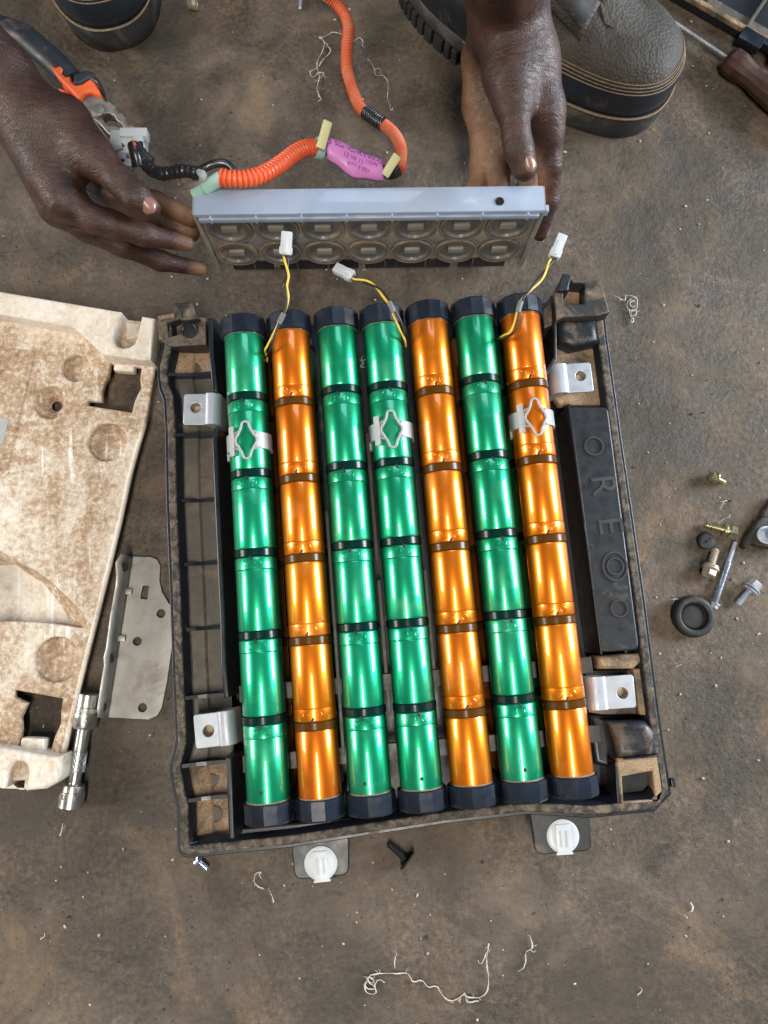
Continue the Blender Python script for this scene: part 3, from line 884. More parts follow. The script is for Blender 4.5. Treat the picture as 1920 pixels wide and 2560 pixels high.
def stick(ix, colr, z, label, group, rz=0.0, upper=True):
    t = thing('battery_stick', label, 'battery', ((ix - 3) * PITCH, 0, z), group)
    t.rotation_euler = (0, random.uniform(-0.12, 0.12), rz)
    cells, bands, bm_, tick = KIT[colr]
    for c in cells: put('cell', c, t)
    for b in bands:
        bo = put('band', bm_, t, (0, b, 0))
        if upper: put('notch', tick, bo)
    ct = put('end_cap', cap_top, t, (0, 0, 0), (0, random.choice((0, math.pi / 12, 0.1)), 0))
    put('terminal', term, ct)
    put('end_cap', cap_bot, t, (0, 0, 0), (0, random.choice((0, 0.12, math.pi / 12)), 0))
    if upper:
        put('wrap_edge', wrapm[1], t); put('wrap_edge', wrapm[-1], t)
    if upper and colr == 'green':
        put('vent_dot', dotm, t, (-1.5, BOT + 9, RC + 0.05))
    return t
cols = ['green', 'orange', 'green', 'green', 'orange', 'green', 'orange']
labs = ['leftmost green battery stick in the tray, with a white clip near its top',
        'leftmost of the orange battery sticks, second stick from the left',
        'green battery stick without clip, third from the left, right of the leftmost orange one',
        'green battery stick in the middle of the row, with a white clip',
        'orange battery stick in the middle, fifth from the left, without clip',
        'rightmost green battery stick, sixth from the left, between two orange ones',
        'rightmost orange battery stick, with a white clip, beside the black cover']
jit = [0.0, 0.002, -0.001, 0.001, 0.0, 0.0015, -0.001]
for i, (c, l) in enumerate(zip(cols, labs)): stick(i, c, AZ, l, 'battery sticks lying side by side in the tray', jit[i])
low = [(0, 'orange', 'orange battery stick of the lower layer under the leftmost green stick'),
       (1, 'green', 'green battery stick of the lower layer under the leftmost orange stick'),
       (5, 'orange', 'orange battery stick of the lower layer under the rightmost green stick'),
       (6, 'green', 'green battery stick of the lower layer under the rightmost orange stick')]
for i, c, l in low: stick(i, c, 21.4, l, 'battery sticks of the lower layer', 0.0, False)

# ------------------------------------------------------------------ white sensor clips clamped on three sticks
def arc_patch(x0, x1, y0, y1, r, th, n=10, fy=None):
    """piece of curved sheet hugging a stick: x is measured along the girth"""
    g = []
    for i in range(n + 1):
        a = (x0 + (x1 - x0) * i / n) / r
        for (yy, rr) in ((y0, r), (y1, r), (y1, r + th), (y0, r + th)):
            g.append((math.sin(a) * rr, yy, math.cos(a) * rr))
    fs = []
    for i in range(n):
        for k in range(4):
            j = (k + 1) % 4
            fs.append((i * 4 + k, i * 4 + j, (i + 1) * 4 + j, (i + 1) * 4 + k))
    fs.append((0, 3, 2, 1)); fs.append((n * 4, n * 4 + 1, n * 4 + 2, n * 4 + 3))
    return g, fs
def sensor_clip(ix, y, lab, rz):
    t = thing('sensor_clip', lab, 'clip', ((ix - 3) * PITCH, y, AZ), 'white clips on the sticks')
    t.rotation_euler = (0, 0, rz)
    R1 = RC + 0.5
    g = G()
    g.add(arc_patch(-31, -7.5, -6.2, 6.2, R1, 1.3)); 
    g.add(arc_patch(7.0, 31, -6.0, 6.0, R1, 1.3))
    g.mk('strap', 'clip_nylon', t, 40, True)
    g = G().add(arc_patch(-13.5, -9.0, -11, 11, R1 + 1.35, 1.1, 4))
    g.mk('cross_bar', 'clip_nylon', t, 40, True)
    dm = [(0, 14), (2.2, 12.8), (3.2, 9.0), (5.2, 5.0), (7.6, 1.6), (7.8, -0.6), (5.6, -4.6), (3.4, -9), (2.2, -12.8), (0, -14)]
    dm = dm + [(-x, y_) for x, y_ in dm[1:-1]][::-1]
    pts = smooth_path([(x, y_, 0) for x, y_ in dm + dm[:1]], 1.2)
    pts = [(math.sin(p[0] / R1) * (R1 + 0.9), p[1], math.cos(p[0] / R1) * (R1 + 0.9)) for p in pts]
    g = G().add(tube(pts, 0.95, 8, cap=False, flat=0.8))
    g.mk('diamond_frame', 'clip_nylon', t, 60, True)
    for sx in (-1, 1):
        g = G()
        for sy in (-1, 1):
            pp = smooth_path([(sx * 9.5, sy * 5.2, 0), (sx * 6.0, sy * 6.5, 0), (sx * 4.6, sy * 6.6, 0)], 1.5)
            pp = [(math.sin(p[0] / R1) * (R1 + 0.8), p[1], math.cos(p[0] / R1) * (R1 + 0.8)) for p in pp]
            g.add(tube(pp, 0.9, 6))
        g.mk('gusset', 'clip_nylon', t, 60, True)
    g = G().add(arc_patch(-29, -24, -11, -5, R1, 1.6, 3))
    g.mk('latch', 'clip_nylon', t, 40, True)
for ix, (px, py), lab in ((0, (622.6, 1100), 'white plastic clip around the leftmost green battery stick'),
                          (3, (979, 1073), 'white plastic clip around the middle green battery stick'),
                          (6, (1335, 1043), 'white plastic clip around the rightmost orange battery stick')):
    sensor_clip(ix, at(px, py, AZ + RC).y, lab, 0.0)

# ------------------------------------------------------------------ sensor leads with white plugs
def lead(label, path, slv, plug_a, plug_b, w=7.6, th=6.0):
    """path: points from the stick to the plug; slv: index of the grey sleeve; plug from a (wire end) to b"""
    a, b = Vector(plug_a), Vector(plug_b)
    t = thing('sensor_lead', label, 'cable', path[0], 'sensor leads with white plugs')
    pp = smooth_path(path + [a], 2.0)
    n = len(pp)
    for mat, ph in (('yellow_wire', 0.0), ('black_wire', math.pi)):
        q = []
        for i, p in enumerate(pp):
            s = i / (n - 1)
            tw = ph + 9.0 * s + 1.0 * math.sin(7 * s)
            rr = 1.0 + 0.7 * abs(math.sin(6.5 * s + 0.4))
            q.append(p + Vector((math.cos(tw) * rr, 0.3 * math.sin(tw) * rr, math.sin(tw) * rr)))
        v, f = tube(q, 0.85, 7)
        mk(mat, v, f, mat, t, 180)
    i = int(slv * (n - 1))
    v, f = tube(pp[max(0, i - 2):i + 3], 2.1, 8)
    mk('sleeve', v, f, 'grey_sleeve', t, 60)
    d = (b - a); L = d.length; d.normalize()
    up = Vector((0, 0, 1)); side = d.cross(up).normalized(); up = side.cross(d)
    R = Matrix((side, d, up)).transposed()
    c = (a + b) / 2
    pl = G().add(box(c, w, L, th, R=R, bev=0.7)).mk('plug', 'white_nylon', t, 40)
    G().add(box(c + up * (th / 2 + 0.45) - d * (L * 0.12), w * 0.45, L * 0.62, 1.0, R=R, bev=0.3)).mk('latch', 'white_nylon', pl, 40)
    for sx in (-1, 1):
        G().add(box(c + side * (sx * (w / 2 + 0.3)) - d * (L * 0.3), 0.8, L * 0.3, th * 0.7, R=R, bev=0.2)).mk('guide', 'white_nylon', pl)
    G().add(box(a + d * 0.3, w * 0.7, 1.2, th * 0.6, R=R)).mk('wire_seal', 'grey_sleeve', pl)
lead('yellow and black lead with its white plug up in front of the held plate',
     [at(664, 905, 50), at(666, 885, 60), at(673, 865, 72), at(693.5, 816, 80), at(714.5, 771, 86), at(718, 740, 88), at(712, 715, 90), at(719, 690, 92), at(716, 655, 94)], 0.5, at(714, 638, 95), at(718, 580, 100))
lead('yellow and black lead with its white plug pointing left, from the middle stick',
     [at(1011, 868, 58), at(1008, 845, 66), at(1001, 815, 76), at(982, 774, 82), at(972, 755, 82), at(952, 729, 76), at(937, 717, 70), at(916, 705, 64), at(890, 699, 60)], 0.42, at(882, 692, 59), at(838, 670, 56))
lead('yellow and black lead with its white plug at the far right, by the tray corner',
     [at(1243, 846, 60), at(1262, 841, 72), at(1280, 830, 79), at(1291, 804, 82), at(1297, 771, 85), at(1306, 748, 86), at(1328, 722, 84), at(1348, 700, 80), at(1364, 676, 76), at(1376, 655, 74)], 0.42, at(1384, 645, 73), at(1406, 590, 72))

# ------------------------------------------------------------------ silver brackets
def bracket(lab, zz, quad, hole, z, bend, r_hole=4.0):
    """quad: flat-end corner pair then rounded-end pair (picture reading), bend: +1 rounded end to the right"""
    q = [zz(x, y, z) for x, y in quad]
    t = thing('bracket', lab, 'bracket', ((q[0].x + q[2].x) / 2, (q[0].y + q[2].y) / 2, 0), 'silver brackets in the tray')
    h = zz(hole[0], hole[1], z)
    flat_end = (q[0] + q[1]) / 2; round_end = (q[2] + q[3]) / 2
    ax = (round_end - flat_end); L = ax.length; ax.normalize()
    sd = Vector((-ax.y, ax.x, 0)); W = (q[1] - q[0]).length
    if (q[0] - flat_end).dot(sd) < 0: sd = -sd
    # flat part with a real hole
    w2 = W / 2
    o = flat_end
    Lf = L * 0.60
    pt = lambda u, s_: (o + ax * u + sd * s_)
    hu, hs = (h - o).dot(ax), (h - o).dot(sd)
    outl = [pt(u, s_) for u, s_ in ((1.2, -w2), (Lf, -w2), (Lf, w2), (1.2, w2), (0, w2 - 1.5), (0, -w2 + 1.5))]
    hl = [tuple(pt(hu + r_hole * math.cos(k * math.pi / 12), hs + r_hole * math.sin(k * math.pi / 12)))[:2] for k in range(24)]
    fpl = plate('flat_plate', [w_(p) for p in outl], [hl], z - 2.4, z, 'zinc_steel', t, bev=0.5)
    # thread sleeve in the hole
    hp = pt(hu, hs)
    v, f = lathe((hp.x, hp.y, z - 9), (hp.x, hp.y, z), [(0, r_hole + 0.6), (6.4, r_hole + 0.6), (6.5, r_hole - 0.05), (0.1, r_hole - 0.4), (0.05, 0.2)], 24)
    mk('thread', v, f, 'dusty_steel', fpl, 40)
    # raised and rounded part: profile swept across
    prof = [(Lf - 0.6, -2.4), (Lf - 0.6, 0.0), (Lf + 0.8, 1.6), (Lf + 2.5, 2.2), (L - 7, 2.4)]
    for k in range(7):
        a = k / 6 * math.pi / 2
        prof.append((L - 7 + 7 * math.sin(a), 2.4 - 7 * (1 - math.cos(a))))
    prof += [(L + 0.6, -24), (L - 2, -24)]
    rings = []
    for s_ in np.linspace(-w2, w2, 7):
        e = 1 - 0.05 * (abs(s_) / w2) ** 3
        rings.append([pt(u, s_ ) + Vector((0, 0, z + dz * e)) - Vector((0, 0, z)) for u, dz in prof])
    v, f = loft(rings, True, True, True)
    mk('saddle', v, f, 'zinc_steel', t, 50)
bracket('silver bracket at the upper left of the tray beside the leftmost green stick', A, ((250, 880), (272, 1135), (575, 1125), (560, 882)), (362, 993), 46, 1)
bracket('silver bracket at the lower left of the tray beside the leftmost green stick', Cc, ((235, 408), (243, 645), (526, 600), (515, 380)), (335, 520), 46, 1)
bracket('silver bracket at the upper right of the tray above the black cover', E1, ((785, 815), (812, 1055), (440, 1075), (462, 840)), (702, 928), 44, -1)
bracket('silver bracket at the lower right of the tray below the black cover', E2, ((840, 1098), (868, 1300), (560, 1318), (560, 1115)), (778, 1212), 44, -1)

# ------------------------------------------------------------------ the plate held up by both hands (cell holder)
Zt, Zb = 98.0, 13.0
TL, TR = Vector((-132.0, 245.5, 0)), Vector((124.0, 230.0, 0))
pax = (TR - TL); PW = pax.length; pax.normalize()
pn = Vector((pax.y, -pax.x, 0))                    # towards the viewer
if pn.y > 0: pn = -pn
def hp(u, d, z): return TL + pax * u - pn * d + Vector((0, 0, z))       # u along, d into depth, z height
holder = thing('cell_holder_plate', 'smoky grey plastic plate with two rows of round cups, held upright by both hands', 'plate', hp(PW / 2, 8, Zb))
PWn = PW
def slab(name, u0, u1, d0, d1, z0, z1, mat, parent, bev=0.8, sm=40):
    c = hp((u0 + u1) / 2, (d0 + d1) / 2, (z0 + z1) / 2)
    return G().add(box(c, u1 - u0, d1 - d0, z1 - z0, math.atan2(pax.y, pax.x), bev)).mk(name, mat, parent, sm)
CP = 35.6
u0c = PWn / 2 - 3 * CP - 0.5
front = slab('face', 1.5, PWn - 1.5, 6.0, 9.0, Zb + 6, Zt - 4, 'smoky_plastic', holder, 0.6)
top = slab('top_flange', 0, PWn, 0.0, 20.0, Zt - 4.5, Zt, 'frosted_skylit_plastic', holder, 1.2)
slab('top_lip', 3, PWn - 3, -1.4, 2.0, Zt - 9, Zt - 4.6, 'frosted_skylit_plastic', holder, 0.6)
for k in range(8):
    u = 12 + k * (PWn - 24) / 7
    slab('notch_rib', u - 0.6, u + 0.6, -2.4, 0.2, Zt - 8.6, Zt - 1.5, 'frosted_skylit_plastic', top, 0.2)
slab('end_wall', -1.2, 1.8, 1.0, 20, Zb + 2, Zt - 1, 'smoky_plastic', holder, 0.8)
slab('end_wall', PWn - 1.8, PWn + 1.2, 1.0, 20, Zb + 2, Zt - 1, 'smoky_plastic', holder, 0.8)
slab('corner_tongue', PWn + 1.3, PWn + 5, 4, 9, Zt - 14, Zt - 7, 'frosted_skylit_plastic', holder, 0.6)
slab('bottom_wall', 2, PWn - 2, 7, 19, Zb + 3, Zb + 7, 'smoky_plastic', holder, 0.6)
for (a, b) in ((12, 46), (52, 118), (124, 150), (150.5, 196), (203, PWn - 14)):
    slab('bottom_tab', a, b, 5.0, 7.4, Zb - 6, Zb + 8, 'black_plastic', holder, 0.5)
for (a) in (30, 66, 92, 140, 174, 214):
    slab('tab_rib', a, a + 1.2, 3.9, 5.1, Zb - 5, Zb + 7, 'pocket_grey', holder, 0.2)
for u in (48, 50.5, 120.5):
    slab('hook', u - 0.8, u + 0.8, 4.4, 6.2, Zb - 1, Zb + 5, 'black_plastic_caked', holder, 0.3)
# screw in the top flange
q = hp(PWn - 33, 7.5, Zt)
v, f = lathe(q, q + Vector((0, 0, 5)), [(0, 3.3), (0.5, 3.3), (0.7, 2.6), (0.3, 2.3), (0.35, 1.6), (1.0, 1.2), (1.1, 0.2)], 20)
mk('screw', v, f, 'black_tape', top, 40)
for row, zc in enumerate((70.0, 35.5)):
    for k in range(7):
        u = u0c + CP * k + (0.0 if row == 0 else -1.0)
        c = hp(u, 6.2, zc)
        g = G().add(lathe(c, c + pn * 8, [(0, 17.3), (2.2, 17.3), (3.0, 16.6), (3.0, 13.4), (2.2, 12.6), (0.9, 12.0), (0.6, 10.2), (0.3, 9.6), (0.2, 2)], 36))
        cup = g.mk('cup', 'cup_plastic', holder, 35)
        tr = [c + pn * 2.7 + pax * (16.7 * math.cos(2 * math.pi * i / 36)) + Vector((0, 0, 16.7 * math.sin(2 * math.pi * i / 36))) for i in range(37)]
        v, f = tube(tr, 0.6, 6, cap=False); mk('cup_rim', v, f, 'wrap_dust', cup, 180)
        pc = c + pn * 1.0
        G().add(box(pc, 13.0, 3.4, 7.6, math.atan2(pax.y, pax.x), 1.6)).mk('contact_pad', 'cup_pad', cup, 40)
    if row == 0:
        for k in range(6):
            c = hp(u0c + CP * (k + 0.5), 6.0, (70 + 35.5) / 2)
            v, f = lathe(c, c + pn * 4, [(0, 8.5), (1.0, 7.6), (1.6, 5), (1.7, 0.5)], 4)
            mk('web', v, f, 'smoky_plastic', holder)

# ------------------------------------------------------------------ orange cable on the plate
cable = thing('orange_cable', 'orange corrugated cable with a pink label, running from the held plate over the floor', 'cable', at(560, 446, 104))
def corrugated(pts, r, pitch, depth, n=14):
    pp = smooth_path(pts, pitch / 6)
    rr = []
    for i in range(len(pp)):
        ph = (i % 6) / 6
        rr.append(r if ph in (0, 1 / 6, 2 / 6) else r - depth * (1 if ph in (4 / 6,) else 0.75))
    return tube(pp, rr, n)
CA = zoom(440, 0, 2.592)
v, f = corrugated([CA(290, 1152, 106), CA(370, 1160, 106), CA(450, 1158, 105), CA(530, 1142, 103), CA(600, 1112, 100), CA(680, 1062, 95), CA(760, 1000, 88), CA(830, 962, 82), CA(890, 955, 78)], 6.3, 3.3, 1.3)
mk('conduit', v, f, 'orange_conduit', cable, 45)
c2 = [CA(1440, 1105, 44), CA(1455, 1040, 40), CA(1455, 960, 34), CA(1420, 880, 28), CA(1350, 810, 22), CA(1280, 765, 18), CA(1200, 705, 15), CA(1150, 600, 13), CA(1108, 450, 13), CA(1108, 300, 13), CA(1118, 180, 13), CA(1085, 80, 14), CA(1010, 0, 16), CA(900, -90, 30), CA(760, -200, 60)]
v, f = corrugated(c2, 5.3, 3.0, 0.9)
mk('conduit', v, f, 'orange_conduit_dusty', cable, 45)
v, f = corrugated([CA(1352, 808, 22), CA(1315, 788, 20.5), CA(1280, 765, 19), CA(1228, 730, 16)], 6.0, 2.6, 0.8)
mk('black_tape_wrap', v, f, 'black_tape', cable, 45)
v, f = tube(smooth_path([CA(880, 955, 78), CA(930, 965, 74), CA(990, 970, 70), CA(1100, 1010, 62), CA(1250, 1070, 54), CA(1340, 1105, 48), CA(1400, 1125, 45), CA(1440, 1105, 44)], 3), 4.6, 12)
mk('inner_cable', v, f, 'black_tape', cable, 60)
# the wrapped pink label
lp = [CA(985, 962, 73), CA(1060, 985, 70), CA(1130, 1022, 66), CA(1210, 1058, 61), CA(1290, 1085, 57), CA(1340, 1098, 54)]
lpp = smooth_path(lp, 2.5)
rings = []
for i, p in enumerate(lpp):
    s = i / (len(lpp) - 1)
    d = (lpp[min(i + 1, len(lpp) - 1)] - lpp[max(i - 1, 0)]).normalized()
    sd = Vector((d.y, -d.x, 0)).normalized()
    if sd.y > 0: sd = -sd
    low = 8.5 + 7.0 * math.exp(-((s - 0.50) / 0.2) ** 2) + 1.5 * math.sin(9 * s)
    hgh = 8.0
    ring = []
    for k in range(15):
        a = math.pi * (k / 14)
        x = -math.cos(a)
        off = x * (hgh if x < 0 else low)
        zz_ = 5.6 * math.sin(a) ** 0.7 - (2.5 if x > 0.6 else 0) * (x - 0.6) / 0.4
        ring.append(p + sd * off + Vector((0, 0, zz_)))
    rings.append(ring)
v, f = loft(rings, closed=False)
lab = mk('label', v, f, 'pink_label', cable, 180)
sm = lab.modifiers.new('solid', 'SOLIDIFY'); sm.thickness = 0.0004
def ink(txt, s0, off, size):
    i = int(s0 * (len(lpp) - 1))
    p = lpp[i]; d = (lpp[min(i + 3, len(lpp) - 1)] - lpp[max(i - 3, 0)]).normalized()
    sd = Vector((d.y, -d.x, 0)).normalized()
    if sd.y > 0: sd = -sd
    n = d.cross(-sd).normalized()
    if n.z < 0: n = -n
    yv = n.cross(d)
    z_ = 5.6 * math.sin(math.acos(max(-1, min(1, -off / (8.0 if off < 0 else 11))))) ** 0.7
    # follow the curve of the label
    tl = math.asin(max(-0.8, min(0.8, off / 13.0)))
    o = p + sd * off + Vector((0, 0, z_ + 0.7))
    M = Matrix((d, yv, n)).transposed().to_4x4()
    M = Matrix.Translation(o) @ M @ Matrix.Rotation(-(-tl), 4, 'X')
    text_mesh('print', txt, size, 0.05, M, 'label_ink', lab)
ink('D', 0.05, -1.5, 9)
ink('50MC-RTW-02', 0.58, -3.6, 7.0)
ink('12 W 11', 0.50, 3.0, 5.0)
ink('1/0W', 0.80, 1.6, 5.0)
ink('KEY E 001', 0.62, 8.0, 4.4)
def tie(c, d, mat, tail, r=6.6):
    d = d.normalized()
    g = G().add(lathe(c - d * 3.2, c + d * 3.2, [(0, r), (1, r + 0.9), (5.4, r + 0.9), (6.4, r)], 20))
    o = g.mk('tie', mat, cable, 40)
    w = (Vector(tail[1]) - Vector(tail[0]))
    L = w.length; w.normalize()
    sd = w.cross(Vector((0.2, -0.6, 0.8))).normalized(); up = sd.cross(w)
    R = Matrix((sd, w, up)).transposed()
    G().add(box((Vector(tail[0]) + Vector(tail[1])) / 2, 7.0, L, 3.0, R=R, bev=1.0)).mk('tail', 'cream_tie', o, 40)
    return o
tie(CA(930, 962, 76), CA(990, 975, 72) - CA(880, 950, 78), 'mint_tie', (CA(935, 965, 86), CA(985, 785, 92)), 7.2)
tie(CA(1385, 1110, 46), CA(1420, 1120, 45) - CA(1340, 1100, 50), 'black_tape', (CA(1350, 1140, 56), CA(1435, 1005, 62)), 5.4)
# nut and sleeve where the cable enters
v, f = lathe(CA(300, 1150, 106), CA(190, 1215, 100), [(0, 5.0), (16, 5.0), (17, 4.0), (26, 4.0)], 14)
mk('gland', v, f, 'mint_tie', cable, 40)
v, f = tube(smooth_path([CA(285, 1140, 106), CA(250, 1155, 106), CA(215, 1180, 103)], 2), 1.2, 6)
mk('core_wire', v, f, 'orange_conduit', cable, 180)

# black taped lead with the white plug, lying over the pliers
Z0 = zoom(0, 0, 2.592)
bl = thing('taped_lead', 'black taped wire bundle with a white plug, from the plate to the pliers', 'cable', Z0(880, 960, 90))
pp = smooth_path([Z0(1300, 1130, 104), Z0(1200, 1108, 104), Z0(1120, 1118, 102), Z0(1040, 1125, 100), Z0(970, 1090, 98), Z0(910, 1020, 96), Z0(875, 955, 95)], 1.2)
rr = [4.6 + 0.35 * math.sin(i * 1.9) + 0.2 * math.sin(i * 0.6) for i in range(len(pp))]
v, f = tube(pp, rr, 12); mk('taped_bundle', v, f, 'black_tape', bl, 60)
v, f = tube(smooth_path([Z0(1290, 1110, 106), Z0(1340, 1080, 108), Z0(1410, 1058, 108), Z0(1470, 1062, 107), Z0(1510, 1105, 104)], 2), 3.0, 10)
mk('taped_bundle', v, f, 'black_tape', bl, 60)
v, f = tube(smooth_path([Z0(1290, 1100, 108), Z0(1318, 1150, 108), Z0(1300, 1215, 100)], 2), 3.0, 8, flat=0.4)
mk('white_tie', v, f, 'clip_nylon', bl, 60)
d = (Z0(890, 1010, 92) - Z0(800, 900, 92)); ang = math.atan2(d.y, d.x)
c = Z0(838, 958, 92)
pg = G().add(box((c.x, c.y, 92), 24, 19, 15, ang + 0.9, 1.4)).mk('plug', 'white_nylon', bl, 40)
for (x, y, sx, sy, mt) in ((870, 870, 20, 7, 'white_nylon'), (905, 935, 7, 12, 'white_nylon'), (790, 1040, 8, 8, 'clip_nylon'), (765, 950, 7, 9, 'clip_nylon'), (820, 1065, 9, 6, 'clip_nylon')):
    q = Z0(x, y, 99)
    G().add(box((q.x, q.y, 98), sx, sy, 8, ang + 0.9 + (0.3 if sx < 8 else 0), 0.9)).mk('plug_lug', mt, pg, 40)
q = Z0(785, 945, 100)
G().add(box((q.x, q.y, 99.9), 3, 4, 1.0, ang)).mk('plug_slot', 'ink_black', pg)
v, f = tube(smooth_path([Z0(865, 940, 103), Z0(880, 1000, 103), Z0(900, 1080, 98)], 2), 4.4, 10); mk('wire', v, f, 'black_tape', bl, 60)
v, f = tube(smooth_path([Z0(900, 930, 101), Z0(930, 1000, 99), Z0(985, 1050, 97)], 2), 3.4, 10); mk('wire', v, f, 'black_tape', bl, 60)
v, f = tube(smooth_path([Z0(868, 925, 107), Z0(876, 945, 107)], 2), 1.2, 6); mk('core_wire', v, f, 'orange_conduit', bl, 60)

# ------------------------------------------------------------------ pliers under the hand
PL = zoom(0, 40, 3.95)
pl = thing('pliers', 'pliers with orange and black grips and grey jaws, beside the hand at left', 'pliers', PL(960, 940, 0))
PZ = 30.0
hb = [PL(-40, 90, PZ), PL(60, 120, PZ), PL(230, 190, PZ), PL(380, 320, PZ), PL(520, 440, PZ), PL(640, 560, PZ), PL(730, 640, PZ)]
pp = smooth_path(hb, 3)
v, f = tube(pp, [9.0 + 1.6 * math.sin(3.0 * i / len(pp)) for i in range(len(pp))], 14, flat=0.8)
h1 = mk('handle', v, f, 'tool_black', pl, 60)
oz = [w_(PL(x, y, PZ + 6)) for x, y in ((495, 490), (560, 525), (605, 510), (635, 540), (615, 580), (660, 620), (700, 610), (715, 660), (760, 700), (820, 690), (900, 635), (950, 660), (1000, 760), (985, 800), (900, 775), (840, 790), (790, 845), (740, 790), (560, 600))]
plate('grip', oz, [], PZ - 8, PZ + 9, 'tool_orange', pl, bev=2.5)
plate('guard', [w_(PL(x, y, PZ + 8)) for x, y in ((735, 590), (860, 545), (930, 570), (985, 640), (1008, 750), (960, 680), (890, 630), (800, 690), (730, 690))], [], PZ - 6, PZ + 10.5, 'tool_black', pl, bev=2.5)
plate('grip', [w_(PL(x, y, PZ)) for x, y in ((585, 740), (640, 745), (790, 850), (775, 865), (660, 810))], [], PZ - 12, PZ + 4, 'tool_orange', pl, bev=2)
jaw1 = [w_(PL(x, y, PZ + 4)) for x, y in ((800, 870), (860, 800), (950, 785), (1020, 820), (1050, 855), (1080, 845), (1140, 895), (1130, 935), (1170, 970), (1210, 965), (1240, 1010), (1235, 1050), (1270, 1090), (1310, 1075), (1350, 1130), (1390, 1210), (1410, 1290), (1340, 1300), (1250, 1140), (1200, 1060), (1160, 1040), (1130, 985), (1080, 965), (1030, 970), (960, 1010), (880, 985))]
plate('jaw', jaw1, [], PZ - 5, PZ + 5, 'tool_steel', pl, bev=0.8)
jaw2 = [w_(PL(x, y, PZ + 2)) for x, y in ((880, 985), (960, 1010), (1010, 1000), (1040, 1060), (1080, 1085), (1140, 1085), (1200, 1110), (1240, 1180), (1200, 1260), (1130, 1200), (1060, 1150), (1000, 1080), (960, 1040))]
plate('jaw', jaw2, [], PZ - 7, PZ + 2, 'tool_steel', pl, bev=0.8)
jaw3 = [w_(PL(x, y, PZ)) for x, y in ((800, 880), (880, 985), (960, 1050), (1010, 1130), (1080, 1230), (1130, 1400), (1080, 1430), (1000, 1330), (900, 1080))]
plate('jaw', jaw3, [], PZ - 9, PZ - 1, 'tool_steel', pl, bev=0.8)
c = PL(968, 935, PZ + 5)
v, f = lathe((c.x, c.y, PZ + 4), (c.x, c.y, PZ + 8), [(0, 5.4), (2.0, 5.4), (2.4, 4.8), (2.5, 0.5)], 24); mk('pivot', v, f, 'tool_steel', pl, 40)

# ------------------------------------------------------------------ the person: two hands
person = thing('person', 'person crouching at the top, bare hands and wrists gripping both ends of the grey plate', 'person', at(930, 200, 60))
def P3(x, y, z):
    q = Z0(x, y, z); return (q.x, q.y, q.z)
# left in the picture
core = [
    (P3(-1100, -700, 260), P3(-420, -40, 172), 27, 21.5), (P3(-420, -40, 172), P3(20, 500, 136), 21.5, 20.5), (P3(20, 500, 136), P3(190, 780, 122), 20.5, 21),
    # heel of the hand and back of the hand
    (P3(190, 760, 122), P3(330, 1120, 112), 21, 18), (P3(190, 760, 122), P3(420, 1290, 114), 20, 14),
    (P3(210, 900, 108), P3(360, 1330, 96), 18, 13), (P3(250, 900, 98), P3(480, 1300, 82), 16, 12), (P3(300, 900, 92), P3(560, 1240, 76), 14, 11),
    # ball of the thumb
    (P3(230, 740, 128), P3(420, 800, 130), 17, 16), (P3(420, 800, 130), P3(590, 990, 128), 16, 12.5), (P3(300, 900, 122), P3(520, 1060, 118), 15, 11)]
limbs = [
    [(P3(560, 960, 128), P3(660, 1060, 127), 13.2, 11.6), (P3(660, 1060, 127), P3(790, 1185, 124), 11.4, 10.0), (P3(790, 1185, 124), P3(880, 1275, 121), 10.0, 9.8), (P3(880, 1275, 121), P3(962, 1342, 116), 9.8, 8.6)],
    [(P3(420, 1310, 113), P3(600, 1415, 108), 11.5, 9.6), (P3(600, 1415, 108), P3(730, 1455, 103), 9.8, 9.6), (P3(730, 1455, 103), P3(940, 1520, 93), 9.2, 8.2), (P3(940, 1520, 93), P3(1215, 1580, 78), 8.2, 5.6)],
    [(P3(380, 1360, 98), P3(560, 1480, 88), 11, 9.4), (P3(560, 1480, 88), P3(800, 1590, 74), 9.4, 8.6), (P3(800, 1590, 74), P3(1040, 1690, 54), 8.4, 7.6), (P3(1040, 1690, 54), P3(1300, 1742, 32), 7.6, 5.8)],
    [(P3(520, 1250, 80), P3(760, 1240, 66), 10, 8.8), (P3(760, 1240, 66), P3(1010, 1310, 62), 8.8, 8.0), (P3(1010, 1310, 62), P3(1240, 1410, 62), 8.0, 7.0)],
    [(P3(480, 1310, 84), P3(760, 1370, 66), 10, 8.8), (P3(760, 1370, 66), P3(1010, 1440, 56), 8.8, 8.2), (P3(1010, 1440, 56), P3(1240, 1510, 50), 8.2, 6.8)]]
def bounds(core, limbs, lim_lo, lim_hi):
    pts = np.array([np.array(c[i]) for L in [core] + limbs for c in L for i in (0, 1)])
    return np.maximum(pts.min(0) - 40, lim_lo), np.minimum(pts.max(0) + 40, lim_hi)
lo, hi = bounds(core, limbs, (-460, 60, 0), (0, 640, 300))
palmL = [(P3(700, 1300, 66), P3(1200, 1400, 60), 8), (P3(700, 1400, 62), P3(1200, 1500, 50), 8), (P3(1190, 1570, 78), P3(1200, 1575, 78), 4), (P3(1290, 1745, 34), P3(1300, 1745, 34), 5)]
hand = mk_body('hand', body_mesh(core, limbs, lo, hi, 1.7, 11, 8, palmL), 'skin', person)
tag(hand, 'hand and forearm at the left end of the plate, thumb on top')
